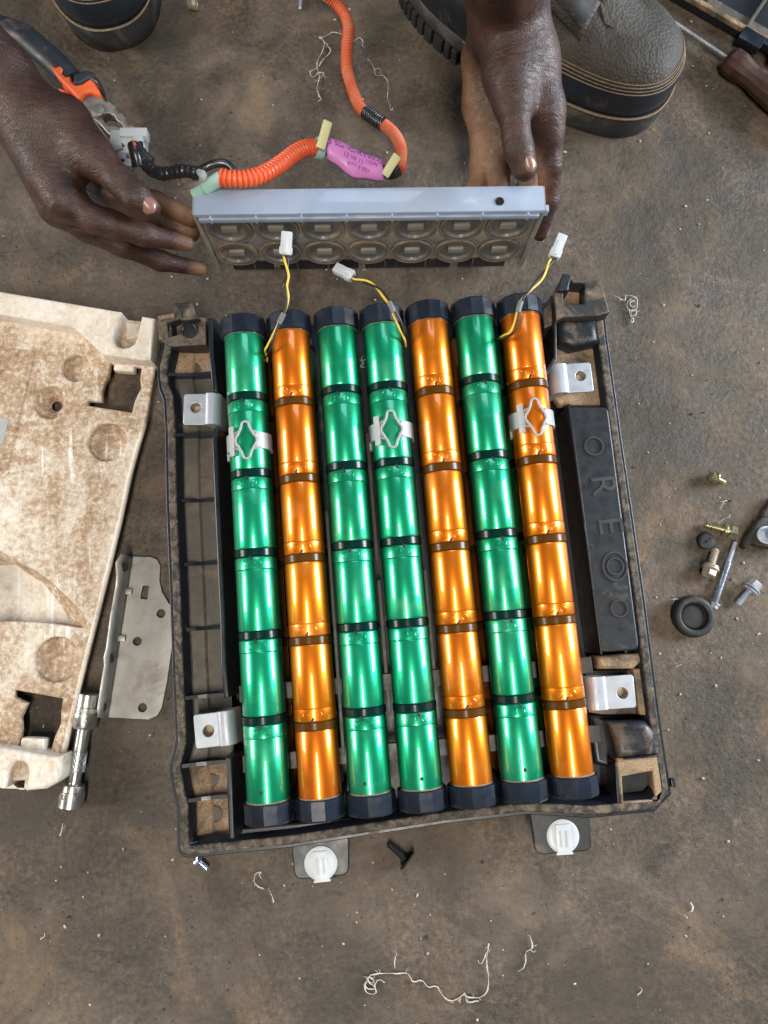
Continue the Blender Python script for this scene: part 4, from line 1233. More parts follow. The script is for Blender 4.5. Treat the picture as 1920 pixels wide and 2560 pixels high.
def nail(c, axis, nrm, w, L, par):
    axis, nrm = Vector(axis).normalized(), Vector(nrm).normalized()
    sd = axis.cross(nrm).normalized(); nrm = sd.cross(axis)
    rows = []
    for i in range(9):
        s = -1 + 2 * i / 8
        wid = w * (1 - 0.16 * max(0, -s)) * math.sqrt(max(0.05, 1 - abs(s) ** 5))
        rows.append([Vector(c) + axis * (s * L) + sd * (wid * x) + nrm * (1.0 - 2.6 * x * x - 0.9 * s * s * (1 if s > 0 else 0.5)) for x in np.linspace(-1, 1, 9)])
    v, f = loft(rows, closed=False)
    o = mk('nail', v, f, 'nail', par, 180)
    md = o.modifiers.new('t', 'SOLIDIFY'); md.thickness = 0.0005
view = lambda p: (Vector(CAM) - Vector(p)).normalized()
q = Vector(P3(945, 1322, 118)); ax_ = Vector(P3(965, 1345, 116)) - Vector(P3(880, 1275, 121))
nn = (view(q) + Vector((0.25, -0.15, 0.15))).normalized()
nail(q + nn * 8.0, ax_, nn, 5.6, 6.2, hand)

# right in the picture
ZR = zoom(960, 0, 3.456)
def Q3(x, y, z):
    q = ZR(x, y, z); return (q.x, q.y, q.z)
core = [
    (Q3(1060, -900, 250), Q3(1030, -200, 175), 31, 25), (Q3(1030, -200, 175), Q3(1020, 160, 150), 25, 22),
    (Q3(1130, -200, 175), Q3(1150, 200, 150), 20, 19),
    (Q3(1150, 160, 148), Q3(1240, 520, 138), 20, 19), (Q3(1240, 520, 138), Q3(1390, 950, 128), 19, 13.5),
    (Q3(1240, 520, 132), Q3(1330, 930, 118), 18, 14),
    (Q3(980, 160, 140), Q3(900, 520, 100), 20, 18), (Q3(900, 520, 100), Q3(880, 900, 82), 18, 16), (Q3(880, 900, 82), Q3(890, 1210, 74), 17, 12),
    (Q3(1020, 500, 104), Q3(1010, 1200, 78), 18, 12), (Q3(1160, 560, 114), Q3(1180, 1180, 92), 18, 12), (Q3(1250, 600, 124), Q3(1300, 1080, 106), 17, 12),
    (Q3(1060, 330, 146), Q3(1080, 620, 142), 18, 16), (Q3(1080, 620, 142), Q3(1110, 850, 140), 16, 12.5)]
limbs = [
    [(Q3(1085, 700, 142), Q3(1120, 930, 139), 14.5, 11.5), (Q3(1120, 930, 139), Q3(1140, 1160, 134), 11.2, 9.4), (Q3(1140, 1160, 134), Q3(1165, 1290, 130), 9.4, 9.8), (Q3(1165, 1290, 130), Q3(1212, 1455, 124), 9.8, 9.0)],
    [(Q3(1390, 950, 124), Q3(1425, 1150, 118), 12.5, 10.4), (Q3(1425, 1150, 118), Q3(1430, 1420, 102), 9.8, 9.2), (Q3(1430, 1420, 102), Q3(1425, 1720, 80), 8.8, 8.0), (Q3(1425, 1720, 80), Q3(1350, 2020, 58), 8.0, 5.8)],
    [(Q3(1290, 1080, 104), Q3(1260, 1350, 86), 10, 9), (Q3(1260, 1350, 86), Q3(1240, 1640, 66), 9, 8), (Q3(1240, 1640, 66), Q3(1230, 1850, 50), 8, 6.5)],
    [(Q3(1010, 1180, 80), Q3(1000, 1420, 74), 10.5, 9.6), (Q3(1000, 1420, 74), Q3(985, 1660, 66), 9.6, 8.4), (Q3(985, 1660, 66), Q3(985, 1850, 50), 8.4, 6.5)],
    [(Q3(880, 1180, 76), Q3(850, 1400, 70), 10.5, 9.4), (Q3(850, 1400, 70), Q3(795, 1640, 64), 9.4, 8.2), (Q3(795, 1640, 64), Q3(790, 1830, 50), 8.2, 6.5)]]
lo, hi = bounds(core, limbs, (-10, 60, 0), (340, 700, 320))
palmR = [(Q3(860, 520, 104), Q3(850, 1200, 78), 12), (Q3(850, 1200, 76), Q3(795, 1640, 64), 9), (Q3(1000, 1150, 84), Q3(985, 1660, 66), 10), (Q3(1020, 700, 100), Q3(1010, 1200, 80), 10),
         (Q3(1300, 1080, 108), Q3(1330, 1500, 96), 6), (Q3(1390, 1250, 108), Q3(1385, 1700, 78), 5), (Q3(1240, 1400, 84), Q3(1240, 1640, 66), 8)]
handR = mk_body('hand', body_mesh(core, limbs, lo, hi, 1.7, 11, 8, palmR), 'skin', person)
tag(handR, 'hand at the right end of the plate, thumb pointing down')
q = Vector(Q3(1222, 1415, 126)); ax_ = Vector(Q3(1225, 1450, 124)) - Vector(Q3(1165, 1290, 130))
nn = (view(q) + Vector((0.30, 0.0, 0.1))).normalized()
nail(q + nn * 8.0, ax_, nn, 5.4, 6.4, handR)
q = Vector(Q3(1375, 2010, 58)); nn = (Vector((0.85, -0.2, 0.5))).normalized()
nail(q + nn * 4.0, Vector(Q3(1350, 2020, 58)) - Vector(Q3(1425, 1720, 80)), nn, 4.2, 5.0, handR)

# ------------------------------------------------------------------ boots
def boot(label, cx, cy, ang, scale, mats, laces, dusty=True):
    """toe at +x in its own frame, heel at -x; toe tip touches (cx, cy)"""
    t = thing('boot', label, 'boot', (cx, cy, 0), 'work boots around the plate')
    ca, sa = math.cos(ang), math.sin(ang)
    def pt(x, y, z): return Vector((cx + (x * ca - y * sa) * scale, cy + (x * sa + y * ca) * scale, z * scale))
    n = 56
    def ring(inset, z, back=-268, lift=0.0, wave=0.0):
        out = []
        for k in range(n):
            a = 2 * math.pi * k / n
            c, s = math.cos(a), math.sin(a)
            L = 96
            if c > 0: x = -L + L * abs(c) ** 0.80; 
            else: x = -L + (back + L) * abs(c) ** 0.45
            wd = 52 if c > 0 else 52 - 15 * min(1, abs(c) * 1.25)
            y = wd * math.copysign(abs(s) ** (0.86 if c > 0 else 0.7), s)
            r = math.hypot(x + L, y) or 1
            kx = max(0.0, 1 - inset / r)
            out.append(pt(-L + (x + L) * kx, y * kx, z + lift * max(0, -x - 40) / 200 + wave * math.cos(3 * a)))
        return out
    v, f = loft([ring(2, 0), ring(0, 2), ring(-1.5, 14), ring(-1, 25.5), ring(1.5, 27)], cap0=True)
    mk('sole', v, f, mats[2], t, 50)
    v, f = loft([ring(1.6, 26.5), ring(0.2, 28), ring(-0.4, 40), ring(0.8, 52), ring(3.5, 56)], cap1=False)
    mk('rand', v, f, mats[1], t, 50)
    up = [ring(3.2, 54), ring(4.2, 57), ring(8, 63, lift=4), ring(14, 69, lift=12), ring(22, 74, lift=26), ring(31, 77, lift=46), ring(40, 79, lift=70), ring(46, 80, lift=90)]
    v, f = loft(up, cap1=True)
    u = mk('upper', v, f, mats[0], t, 60)
    for (ins, z, r) in ((1.6, 53.0, 0.6), (2.9, 55.4, 0.5), (4.4, 57.8, 0.55), (5.8, 60.2, 0.45)):
        rg = ring(ins - 0.3, z)
        rg = [rg[(k - 16) % n] for k in range(33)]
        v, f = tube(rg, r * scale, 6); mk('stitch_line', v, f, 'boot_stitch', u, 180)
    rg = ring(-1.2, 26.8); rg = [rg[(k - 16) % n] for k in range(33)]
    v, f = tube(rg, 1.0 * scale, 6); mk('welt_line', v, f, 'boot_stitch', t, 180)
    sl = ring(-2.6, 7)
    for k in range(n):
        p, q = sl[k], sl[(k + 1) % n]
        ax0 = math.cos(2 * math.pi * (k + 0.5) / n)
        if ax0 < -0.25:                          # deep tread blocks round the heel
            m2 = int(max(1, round((q - p).length / 11.0)))
            for e in range(m2):
                a2, b2 = p.lerp(q, (e + 0.12) / m2), p.lerp(q, (e + 0.88) / m2)
                dd2 = (b2 - a2)
                c2_ = (a2 + b2) / 2
                G().add(box((c2_.x, c2_.y, 7.5 * scale), dd2.length, 6, 15 * scale, math.atan2(dd2.y, dd2.x), 0.9)).mk('tread_lug', 'rubber', t, 40)
    if laces:
        # tongue, eyelet flaps and crossed laces on the instep
        rings = []
        for x in np.linspace(-88, -230, 8):
            rings.append([pt(x, y, 96 + (-x - 96) * 0.42 - 0.010 * y * y) for y in np.linspace(-34, 34, 9)])
        v, f = loft(rings, closed=False)
        tg_ = mk('tongue', v, f, 'lace', t, 60)
        md = tg_.modifiers.new('t', 'SOLIDIFY'); md.thickness = 0.005; md.offset = 1
        for sgn in (-1, 1):
            rr_ = []
            for x in np.linspace(-84, -240, 8):
                rr_.append([pt(x, sgn * y, 100 + (-x - 96) * 0.42 - 0.010 * y * y) for y in (15, 22, 30, 40)])
            v, f = loft(rr_, closed=False)
            fl_ = mk('eyelet_flap', v, f, mats[0], t, 60)
            md = fl_.modifiers.new('t', 'SOLIDIFY'); md.thickness = 0.003; md.offset = 1
        for i in range(7):
            x = -92 - 18 * i
            for sgn in (-1, 1):
                pp = smooth_path([pt(x, sgn * 20, 105 + (-x - 96) * 0.42 - 4), pt(x - 6, sgn * 8, 108 + (-x - 96) * 0.42), pt(x - 14, -sgn * 8, 111 + (-x - 96) * 0.42), pt(x - 20, -sgn * 20, 106 + (-x - 76) * 0.42 - 4)], 3)
                v, f = tube(pp, 2.2, 7, flat=0.6); mk('lace', v, f, 'lace', t, 180)
    return t
BR = zoom(1360, 0, 2.9625)
tip = at(1640, 288, 5); back = at(965, -75, 5)
d = tip - back
boot('dusty work boot with stitched toe and notched heel, behind the arm near the screwdriver', tip.x + 2, tip.y - 0, math.atan2(d.y, d.x), 0.97, ('boot_leather', 'boot_rubber', 'boot_sole'), True)
tip = at(300, 116, 6); back = at(265, -250, 6); d = tip - back
boot('black shiny boot toe at the top left edge of the picture', tip.x, tip.y, math.atan2(d.y, d.x) + 0.1, 0.95, ('boot_rubber', 'boot_rubber', 'boot_sole'), False)
# ------------------------------------------------------------------ white moulded cover at the left
FA = zoom(0, 700, 3.159); FB = zoom(0, 1300, 2.910)
foam = thing('white_cover', 'dirty white moulded cover at the left edge, caked with brown dust', 'cover', at(120, 1350, 0))
BZ, HZ = 17.0, 33.0
base = [(-60, 660), (0, 400), ]
ol = [FA(-260, 60, BZ), FA(900, 300, BZ), FA(1190, 330, BZ), FA(1225, 690, BZ), FA(1150, 1130, BZ), FA(1045, 1500, BZ), FB(878, 20, BZ), FB(730, 620, BZ), FB(585, 1200, BZ), FB(470, 1690, BZ), FB(430, 1880, BZ), FB(100, 1900, BZ), FB(-250, 1860, BZ)]
op1 = [FA(x, y, BZ) for x, y in ((870, 660), (1118, 690), (1104, 780), (1112, 850), (1062, 955), (1040, 1045), (690, 990), (692, 955), (805, 960), (803, 880), (822, 820), (852, 770))]
op2 = [FB(x, y, BZ) for x, y in ((105, 1237), (455, 1300), (440, 1400), (440, 1480), (395, 1580), (370, 1672), (135, 1640), (152, 1530), (146, 1440), (195, 1335), (100, 1290))]
fin_o = [FB(x, y, BZ) for x, y in ((-160, 215), (0, 225), (130, 305), (250, 365), (380, 460), (500, 575), (590, 670), (632, 735), (610, 782), (540, 778), (400, 755), (200, 738), (0, 736), (-160, 736))]
circ = [(FA(600, 695, BZ), 11.5, 0), (FA(400, 965, BZ), 13.8, 1), (FA(850, 1280, BZ), 15.6, 0), (FB(410, 1015, BZ), 17.2, 0)]
hs = [[w_(p) for p in op1], [w_(p) for p in op2], [w_(p) for p in fin_o]] + [disc(c, r, 40) for c, r, _ in circ]
plate('panel', [w_(p) for p in ol], hs, BZ - 6, BZ, 'foam_dusty', foam, bev=1.3)
for c, r, hole in circ:
    if hole: pr = [(6.5, r + 0.9), (3.0, r - 1.0), (0.5, r * 0.55), (0.0, r * 0.50), (-3.0, r * 0.42), (-4.5, r * 0.30)]
    else: pr = [(6.0, r + 0.9), (5.0, r + 0.1), (2.6, r - 0.8), (2.2, r - 2.4), (1.6, r - 3.2), (1.3, 0.6)]
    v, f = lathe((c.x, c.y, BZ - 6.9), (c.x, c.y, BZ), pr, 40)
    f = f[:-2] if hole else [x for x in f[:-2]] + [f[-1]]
    mk('dish', v, [x[::-1] for x in f], 'foam_caked_shaded', foam, 40)
# fin shaped recess: sloping sides and a deeper flat floor
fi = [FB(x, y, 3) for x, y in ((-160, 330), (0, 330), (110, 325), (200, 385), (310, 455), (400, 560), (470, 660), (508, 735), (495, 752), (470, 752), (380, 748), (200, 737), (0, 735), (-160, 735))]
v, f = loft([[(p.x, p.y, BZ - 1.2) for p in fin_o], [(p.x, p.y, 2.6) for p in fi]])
rec = mk('recess', v, f, 'foam_caked_shaded', foam, 20)  # slopes coloured darker to paint in the shading that outlines the recess
mk('recess_floor', [(p.x, p.y, 2.7) for p in fi], [tuple(range(len(fi)))], 'dirty_white_foam', rec)
# raised edge along the top with the notch
we = [FA(x, y, HZ) for x, y in ((-260, 45), (0, 88), (955, 250), (925, 360), (892, 440), (900, 490), (930, 525), (970, 537), (1020, 530), (1062, 505), (1088, 440), (1105, 350), (1120, 285), (1222, 300), (1190, 632), (1120, 632), (800, 583), (700, 480), (620, 405), (570, 373), (0, 270), (-260, 225))]
plate('raised_edge', [w_(p) for p in we], [], BZ - 8, HZ, 'dirty_white_foam', foam, bev=1.6)
plate('edge_foot', [(p.x - 0.8 + (0.8 if i < 2 else 0), p.y + 0.0) for i, p in enumerate([FA(x, y, HZ) for x, y in ((1125, 300), (1218, 308), (1186, 622), (1100, 620))])], [], 0.5, BZ - 8.2, 'dirty_white_foam', foam, bev=1)
ns = [FA(x, y, 18) for x, y in ((990, 320), (1110, 340), (1095, 455), (990, 470))]
plate('notch_sill', [w_(p) for p in ns], [], 6, 18, 'dirty_white_foam', foam, bev=2)
q = FA(992, 700, 12)
G().add(box((q.x, q.y, 12), 17, 8, 9, -0.15, 2.2)).mk('tongue', 'dirty_white_foam', foam, 40)
q = FB(240, 1630, 18)
G().add(box((q.x, q.y, 14), 19, 9, 9, -0.12, 2.2)).mk('tongue', 'dirty_white_foam', foam, 40)
lb = [FB(x, y, HZ - 2) for x, y in ((-200, 1630), (0, 1655), (390, 1722), (452, 1712), (440, 1850), (420, 1900), (330, 1960), (180, 1975), (205, 1840), (195, 1790), (165, 1762), (110, 1762), (65, 1800), (40, 1850), (15, 1960), (-200, 1930))]
plate('raised_block', [w_(p) for p in lb], [], 3, HZ - 2, 'dirty_white_foam', foam, bev=3)
ar = [FB(x, y, 14) for x, y in ((30, 1800), (200, 1790), (185, 1960), (15, 1955))]
plate('arch_floor', [w_(p) for p in ar], [disc(FB(165, 1845, 14), 10, 24, 12)], 3, 14, 'dirty_white_foam', foam, bev=1)
# paper label at the very edge and shallow shelf line
sq = [FA(x, y, BZ) for x, y in ((-260, 500), (265, 560), (275, 590), (60, 1500), (-260, 1700))]
plate('shelf', [w_(p) for p in sq], [], BZ - 0.4, BZ + 0.9, 'foam_caked_shaded', foam, bev=0.5)
st = [FA(x, y, BZ + 1) for x, y in ((-160, 1060), (70, 1100), (20, 1300), (-160, 1280))]
plate('sticker', [w_(p) for p in st], [], BZ + 0.95, BZ + 1.2, 'clip_nylon', foam)
lip = [FA(1158, 1130, BZ), FA(1050, 1500, BZ), FB(884, 20, BZ), FB(735, 620, BZ), FB(590, 1200, BZ), FB(476, 1690, BZ)]
v, f = tube(smooth_path([(p.x - 1.6, p.y, BZ - 0.6) for p in lip], 8), 1.9, 8)
mk('edge_bead', v, f, 'dirty_white_foam', foam, 180)
for x in (40, 150, 250):
    pass

# ------------------------------------------------------------------ grey steel plate
steel = thing('steel_plate', 'flat grey steel plate with round holes and a folded flange, between cover and tray', 'metal plate', FB(1000, 900, 0))
so = [FB(x, y, 3) for x, y in ((958, 264), (1100, 268), (1145, 290), (1166, 335), (1160, 440), (1178, 520), (1225, 600), (1260, 640), (1270, 800), (1215, 1180), (1175, 1370), (1140, 1425), (1080, 1452), (770, 1437))]
sh_ = [[w_(FB(x, y, 3)) for x, y in ((1037, 475), (1083, 480), (1070, 577), (1022, 572))]] + [disc(FB(x, y, 3), 3.4, 20) for x, y in ((1170, 680), (998, 882), (1036, 1365))]
plate('sheet', [w_(p) for p in so], sh_, 1.0, 3.2, 'dull_steel', steel, bev=0.3)
fb = [(952, 264, 3), (770, 1437, 3)]
ft = [(880, 246), (838, 310), (846, 400), (840, 480), (800, 700), (770, 930), (752, 1000), (756, 1060), (735, 1180), (706, 1370), (708, 1437)]
rows0, rows1 = [], []
a, b = FB(952, 264, 3), FB(772, 1436, 3)
for k, (x, y) in enumerate(ft):
    s = min(1, max(0, (y - 262) / (1436 - 262)))
    rows0.append(a.lerp(b, s)); rows1.append(FB(x, y, 24))
v, f = loft([rows0, [p.lerp(q, 0.15) + Vector((-0.8, 0, -0.4)) for p, q in zip(rows0, rows1)], rows1], closed=False)
fl_ = mk('flange', v, f, 'dull_steel', steel, 50)
md = fl_.modifiers.new('t', 'SOLIDIFY'); md.thickness = 0.0022
for (x, y) in ((898, 345), (793, 1010), (738, 1362)):
    c = FB(x, y, 15)
    nn = view(c)
    nn = Vector((nn.x * 1.0 + 0.35, nn.y * 0.2, nn.z)).normalized()
    v, f = lathe(c + nn * 1.0, c + nn * 3.2, [(0, 3.4), (1.6, 3.4), (1.7, 2.2), (1.3, 0.4)], 18)
    mk('flange_hole', v, f, 'ink_black', fl_, 40)
for (x, y) in ((925, 520), (875, 860)):
    c = FB(x, y, 5)
    G().add(box((c.x, c.y, 4.6), 8, 5, 3, -0.15, 1.2)).mk('gusset', 'dull_steel', steel, 50)

# ------------------------------------------------------------------ socket bar
bar = thing('socket_bar', 'chrome socket extension bar with a socket on each end, beside the white cover', 'tool', FB(580, 1700, 0))
a, b = FB(650, 1258, 10), FB(512, 2088, 10)
L = (b - a).length
r1, r2, rb = 8.6, 9.0, 5.2
ua = lambda d_: a + (b - a).normalized() * d_
s1, s2, s3 = L * 0.31, L * 0.80, L
v, f = lathe(ua(0), ua(s1), [(0, 4.6), (-0.0 + 0.2, r1 - 0.8), (1.0, r1), (L * 0.12, r1), (L * 0.125, r1 - 0.4), (L * 0.13, r1 + 0.2), (L * 0.17, r1 + 0.2), (L * 0.175, r1 + 0.6), (s1 - 1.4, r1 + 0.7), (s1, r1 - 0.4), (s1, rb)], 32)
k1 = mk('socket', v, f, 'chrome', bar, 40)
v, f = lathe(ua(s1 - 1), ua(s2), [(0, rb - 0.4), (2, rb), (L * 0.21, rb), (L * 0.215, rb + 0.5), (L * 0.39, rb + 0.5), (L * 0.395, rb - 0.2), (L * 0.44, rb - 0.9), (s2 - s1 + 2, rb - 0.6)], 28)
k2 = mk('shaft', v, f, 'chrome', bar, 40)
g = G()
tdir = (b - a).normalized(); sdv = tdir.cross(Vector((0, 0, 1))).normalized(); upv = sdv.cross(tdir)
for hnd in (-1, 1):
    for k in range(14):
        pts = []
        for j in range(9):
            d_ = s1 + L * 0.215 + (L * 0.17) * j / 8
            w = 2 * math.pi * k / 14 + hnd * 1.5 * j / 8
            pts.append(ua(d_) + (sdv * math.cos(w) + upv * math.sin(w)) * (rb + 0.5))
        g.add(tube(pts, 0.28, 4))
g.mk('knurl', 'chrome', k2)
v, f = lathe(ua(s2), ua(L), [(0, rb), (0.6, r2 - 1.2), (2.5, r2 - 0.9), (L * 0.06, r2 - 0.8), (L * 0.065, r2), (L * 0.195, r2), (L * 0.2, r2 - 1.2), (L * 0.198, r2 - 2.4), (L * 0.15, r2 - 2.8)], 32)
k3 = mk('socket', v, f, 'chrome', bar, 40)
g = G()
for k in range(40):
    w = 2 * math.pi * k / 40
    cc = ua(L * 0.15) + (sdv * math.cos(w) + upv * math.sin(w)) * (r1 + 0.2)
    g.add(tube([cc - tdir * L * 0.016, cc + tdir * L * 0.016], 0.35, 4))
g.mk('knurl', 'chrome', k1)
def bar_text(d_, txt, size, rr, par):
    M = Matrix((sdv, -tdir, upv)).transposed().to_4x4()
    if sdv.x < 0: M = Matrix((-sdv, -tdir, -upv * -1)).transposed().to_4x4()
    text_mesh('marking', txt, size, 0.25, Matrix.Translation(ua(d_) + upv * rr) @ M, 'dull_steel', par)
bar_text(L * 0.235, 'K-10', 5.5, r1 + 0.25, k1)
bar_text(L * 0.90, 'KIN 8', 5.2, r2 - 0.45, k3)

# ------------------------------------------------------------------ bolts, plug, grommet on the floor at right
BT = zoom(1620, 1120, 4.424)
def bolt(name, label, tip, head, rt, rh, hl, washers, mat, z=None, spring=True, group='loose bolts on the floor', full=True, cat='bolt', hexn=6, thread_to=1.0):
    """tip, head: picture points; rt thread radius, rh head radius, hl head length, washers: (distance from head, radius, thickness)"""
    z = z if z is not None else max(rh * 0.9, 2)
    a, b = tip(max(rt, z * 0.55)), head(z)
    d = (b - a); L = d.length; d.normalize()
    t = thing(name, label, cat, (a + b) / 2 * 1.0 - Vector((0, 0, (a.z + b.z) / 2)), group)
    sh = L - hl
    pitch = max(0.9, rt * 0.42)
    pr = [(0, rt * 0.7), (pitch * 0.6, rt * 0.85)]
    x = pitch * 0.6
    while x < (sh - rt) * thread_to:
        pr += [(x + pitch * 0.25, rt), (x + pitch * 0.5, rt), (x + pitch * 0.75, rt * 0.84), (x + pitch, rt * 0.84)]
        x += pitch
    pr += [(sh + 0.3, rt * 0.95)]
    v, f = lathe(a, b, pr, 16); mk('shank', v, f, mat, t, 35)
    for dist, r, th in washers:
        c0 = a + d * (sh - dist - th)
        v, f = lathe(c0, c0 + d * th, [(0, r - 0.3), (0.2, r), (th - 0.2, r), (th, r - 0.3)], 24); mk('washer', v, f, mat, t, 40)
    c0 = a + d * sh
    v, f = lathe(c0, b, [(0, rh * 0.96), (0.3, rh), (hl - 0.8, rh), (hl - 0.1, rh * 0.86), (hl, rh * 0.6), (hl - 0.5, rh * 0.5)], hexn, 0.35)
    mk('head', v, f, mat, t)
    return t
pz = lambda f_, x, y: (lambda z: f_(x, y, z))
bolt('bolt', 'small short bolt with a round flanged head, topmost of the loose bolts at right', pz(BT, 848, 388), pz(BT, 688, 300), 2.5, 4.0, 4.5, [(0.0, 5.4, 1.2)], 'yellow_zinc', 5)
bolt('bolt', 'bolt with two washers lying level, head to the right, above the black plug', pz(BT, 632, 848), pz(BT, 972, 936), 2.6, 5.6, 5.2, [(3.2, 5.9, 1.3), (1.2, 4.8, 1.4)], 'yellow_zinc', 5.4)
bolt('bolt', 'dusty bolt with its brown hexagon head towards the viewer, below the black plug', pz(BT, 748, 1120), pz(BT, 662, 1418), 3.2, 6.0, 6.0, [(0.0, 7.0, 1.6), (2.0, 6.4, 1.4)], 'dusty_steel', 6)
bolt('bolt', 'bright bolt with washers lying at an angle, lowest right of the loose bolts', pz(BT, 985, 1732), pz(BT, 1212, 1488), 2.6, 5.4, 5.2, [(0.4, 6.8, 1.4), (3.0, 6.6, 1.2)], 'zinc_steel', 5.6)
lbt = thing('bolt', 'long thin bluish bolt with a threaded end, leaning by the black grommet', 'bolt', BT(850, 1400, 0), 'loose bolts on the floor')
a, m_, b = BT(966, 1040, 3), BT(893, 1255, 3), BT(738, 1718, 4)
L = (m_ - a).length; pr = [(0, 1.3)]; x = 0.4
while x < L: pr += [(x, 1.9), (x + 0.5, 1.9), (x + 0.8, 1.5), (x + 1.1, 1.5)]; x += 1.3
v, f = lathe(a, m_, pr, 12); mk('thread', v, f, 'zinc_steel', lbt, 35)
v, f = lathe(m_, b, [(0, 1.7), (0.4, 2.3), ((b - m_).length, 2.3)], 16); mk('shank', v, f, 'blue_zinc', lbt, 40)
dd_ = (b - m_).normalized()
v, f = lathe(b, b + dd_ * 4.2, [(0, 4.4), (1.0, 4.4), (1.2, 3.4), (4.2, 3.2)], 6); mk('head', v, f, 'zinc_steel', lbt)

c = BT(525, 1862, 9)
gm_ = thing('grommet', 'round black rubber grommet with a dished middle, bottom of the loose parts at right', 'grommet', (c.x, c.y, 0))
v, f = lathe((c.x, c.y, 0), (c.x, c.y, 10), [(0, 14.5), (1, 16.2), (4.5, 16.8), (7.5, 16.4), (9.0, 14.8), (9.2, 12.4), (8.4, 11.0), (5.0, 10.4), (4.6, 10.0)], 48); mk('ring', v, f, 'rubber', gm_, 50)
v, f = lathe((c.x, c.y, 4.6), (c.x, c.y, 8), [(0, 9.9), (0.5, 9.8), (1.0, 9.0), (1.5, 8.0), (1.6, 0.5)], 40); mk('membrane', v, f, 'rubber', gm_, 50)
c = BT(655, 1030, 5)
pg_ = thing('rubber_plug', 'small round black rubber plug between two loose bolts', 'plug', (c.x, c.y, 0))
v, f = lathe((c.x, c.y, 0), (c.x, c.y, 6), [(0, 5.5), (1, 6.8), (3.5, 7.0), (4.6, 6.2), (5.0, 4.0), (5.1, 0.4)], 28); mk('dome', v, f, 'rubber', pg_, 50)
G().add(box((c.x + 2.2, c.y + 0.6, 5.2), 7, 2.2, 1.6, 0.35, 0.6)).mk('tab', 'rubber', pg_, 40)

# black screw below the tray, small screw at its corner, two bolts at the top edge
bolt('screw', 'black threaded screw with a flat wide head, on the floor below the tray', pz(Dd, 195, 1295), pz(Dd, 335, 1420), 2.6, 8.2, 1.6, [], 'rubber', 5.5, group='loose screws', cat='screw', hexn=24)
bolt('screw', 'small pale screw end sticking out under the lower left corner of the tray', pz(Cc, 330, 1472), pz(Cc, 250, 1400), 2.4, 4.2, 3.0, [], 'blue_zinc', 4.5, group='loose screws', cat='screw')
bolt('bolt', 'brown ended bolt beside the boot toe at the top left edge', pz(at, 470, 12), pz(at, 492, 8), 5.0, 5.6, 3.5, [], 'dusty_steel', 6, hexn=20)
bolt('bolt', 'thin bolt shank at the top edge, left of the orange cable', pz(at, 751, 24), pz(at, 754, -30), 1.9, 3.6, 4.0, [], 'zinc_steel', 3)

# dark iron part with a nut at the right edge
c = at(1912, 1338, 8)
ir = thing('iron_lug', 'dark greasy iron lug with a shiny nut, cut off by the right edge', 'machine part', (c.x, c.y, 0))
pts = [at(x, y, 8) for x, y in ((1862, 1352), (1858, 1366), (1864, 1372), (1874, 1364), (1880, 1360), (1895, 1366), (1925, 1372), (1990, 1370), (1990, 1290), (1930, 1288), (1905, 1292), (1892, 1302), (1882, 1318), (1870, 1336))]
plate('lug', [w_(p) for p in pts], [], 0.5, 9, 'dark_iron', ir, bev=2)
plate('arm', [w_(at(x, y, 5)) for x, y in ((1900, 1302), (1905, 1278), (1935, 1240), (1990, 1230), (1990, 1300))], [], 0.4, 7, 'dark_iron', ir, bev=2)
v, f = lathe((c.x, c.y, 9), (c.x, c.y, 20), [(0, 7.2), (1.4, 7.2), (1.6, 6.6)], 28); mk('washer', v, f, 'zinc_steel', ir, 40)
v, f = lathe((c.x + 1.5, c.y, 10.4), (c.x + 1.5, c.y, 18), [(0, 5.6), (0.4, 5.9), (4.0, 5.6), (4.6, 4.6), (4.7, 2.8), (6.4, 2.6), (6.5, 0.3)], 6); mk('nut', v, f, 'blue_zinc', ir)

# ------------------------------------------------------------------ screwdriver and the black part at the top right
sd_ = thing('screwdriver', 'screwdriver with a thin steel shaft and dark red handle, top right', 'screwdriver', BR(1370, 440, 0))
a, b = BR(752, 28, 5), BR(1372, 442, 9)
v, f = lathe(a, b, [(0, 1.3), (4, 2.2), (12, 2.6), (16, 2.2), ((b - a).length, 2.2)], 16)
shf = mk('shaft', v, f, 'chrome', sd_, 40)
dd_ = (BR(1700, 700, 12) - BR(1372, 442, 11)).normalized()
v, f = lathe(BR(1350, 425, 11), BR(1350, 425, 11) + dd_ * 120, [(0, 4), (1.0, 9.0), (5, 11.5), (14, 12.0), (22, 10.2), (30, 9.6), (40, 11.2), (60, 12.8), (90, 13.0), (112, 11.5), (119, 7)], 12)
mk('handle', v, f, 'old_red_handle', sd_, 25)

crate = thing('black_tray', 'dark plastic tray corner with a notched lug, cut off at the top right corner', 'tray', BR(1450, 100, 0))
edge_a, edge_b = BR(1040, -40, 14), BR(1760, 372, 14)
ev = (edge_b - edge_a).normalized(); en = Vector((-ev.y, ev.x, 0))
if en.x < 0: en = -en
def cp(u, w, z): return edge_a + ev * u + en * w + Vector((0, 0, z - 14))
Lc = (edge_b - edge_a).length
def cbar(name, u0, u1, w0, w1, z0, z1, mat, bev=0.8):
    c = cp((u0 + u1) / 2, (w0 + w1) / 2, (z0 + z1) / 2)
    return G().add(box(c, u1 - u0, w1 - w0, z1 - z0, math.atan2(ev.y, ev.x), bev)).mk(name, mat, crate, 40)
cbar('rim', -60, Lc + 80, 0, 4.5, 9, 14, 'black_plastic_caked')
cbar('side_wall', -60, Lc + 80, 1.5, 4, 1, 9.2, 'black_plastic')
cbar('floor_panel', -60, Lc + 80, 4.4, 120, 2, 5, 'black_plastic')
cbar('inner_ledge', -60, Lc + 80, 4.6, 18, 5.1, 9, 'pocket_grey', 1.0)
for u in (20, 62, 118, 170, 215):
    cbar('rib', u, u + 3, 4.6, 80, 5.1, 13, 'pocket_grey', 0.6)
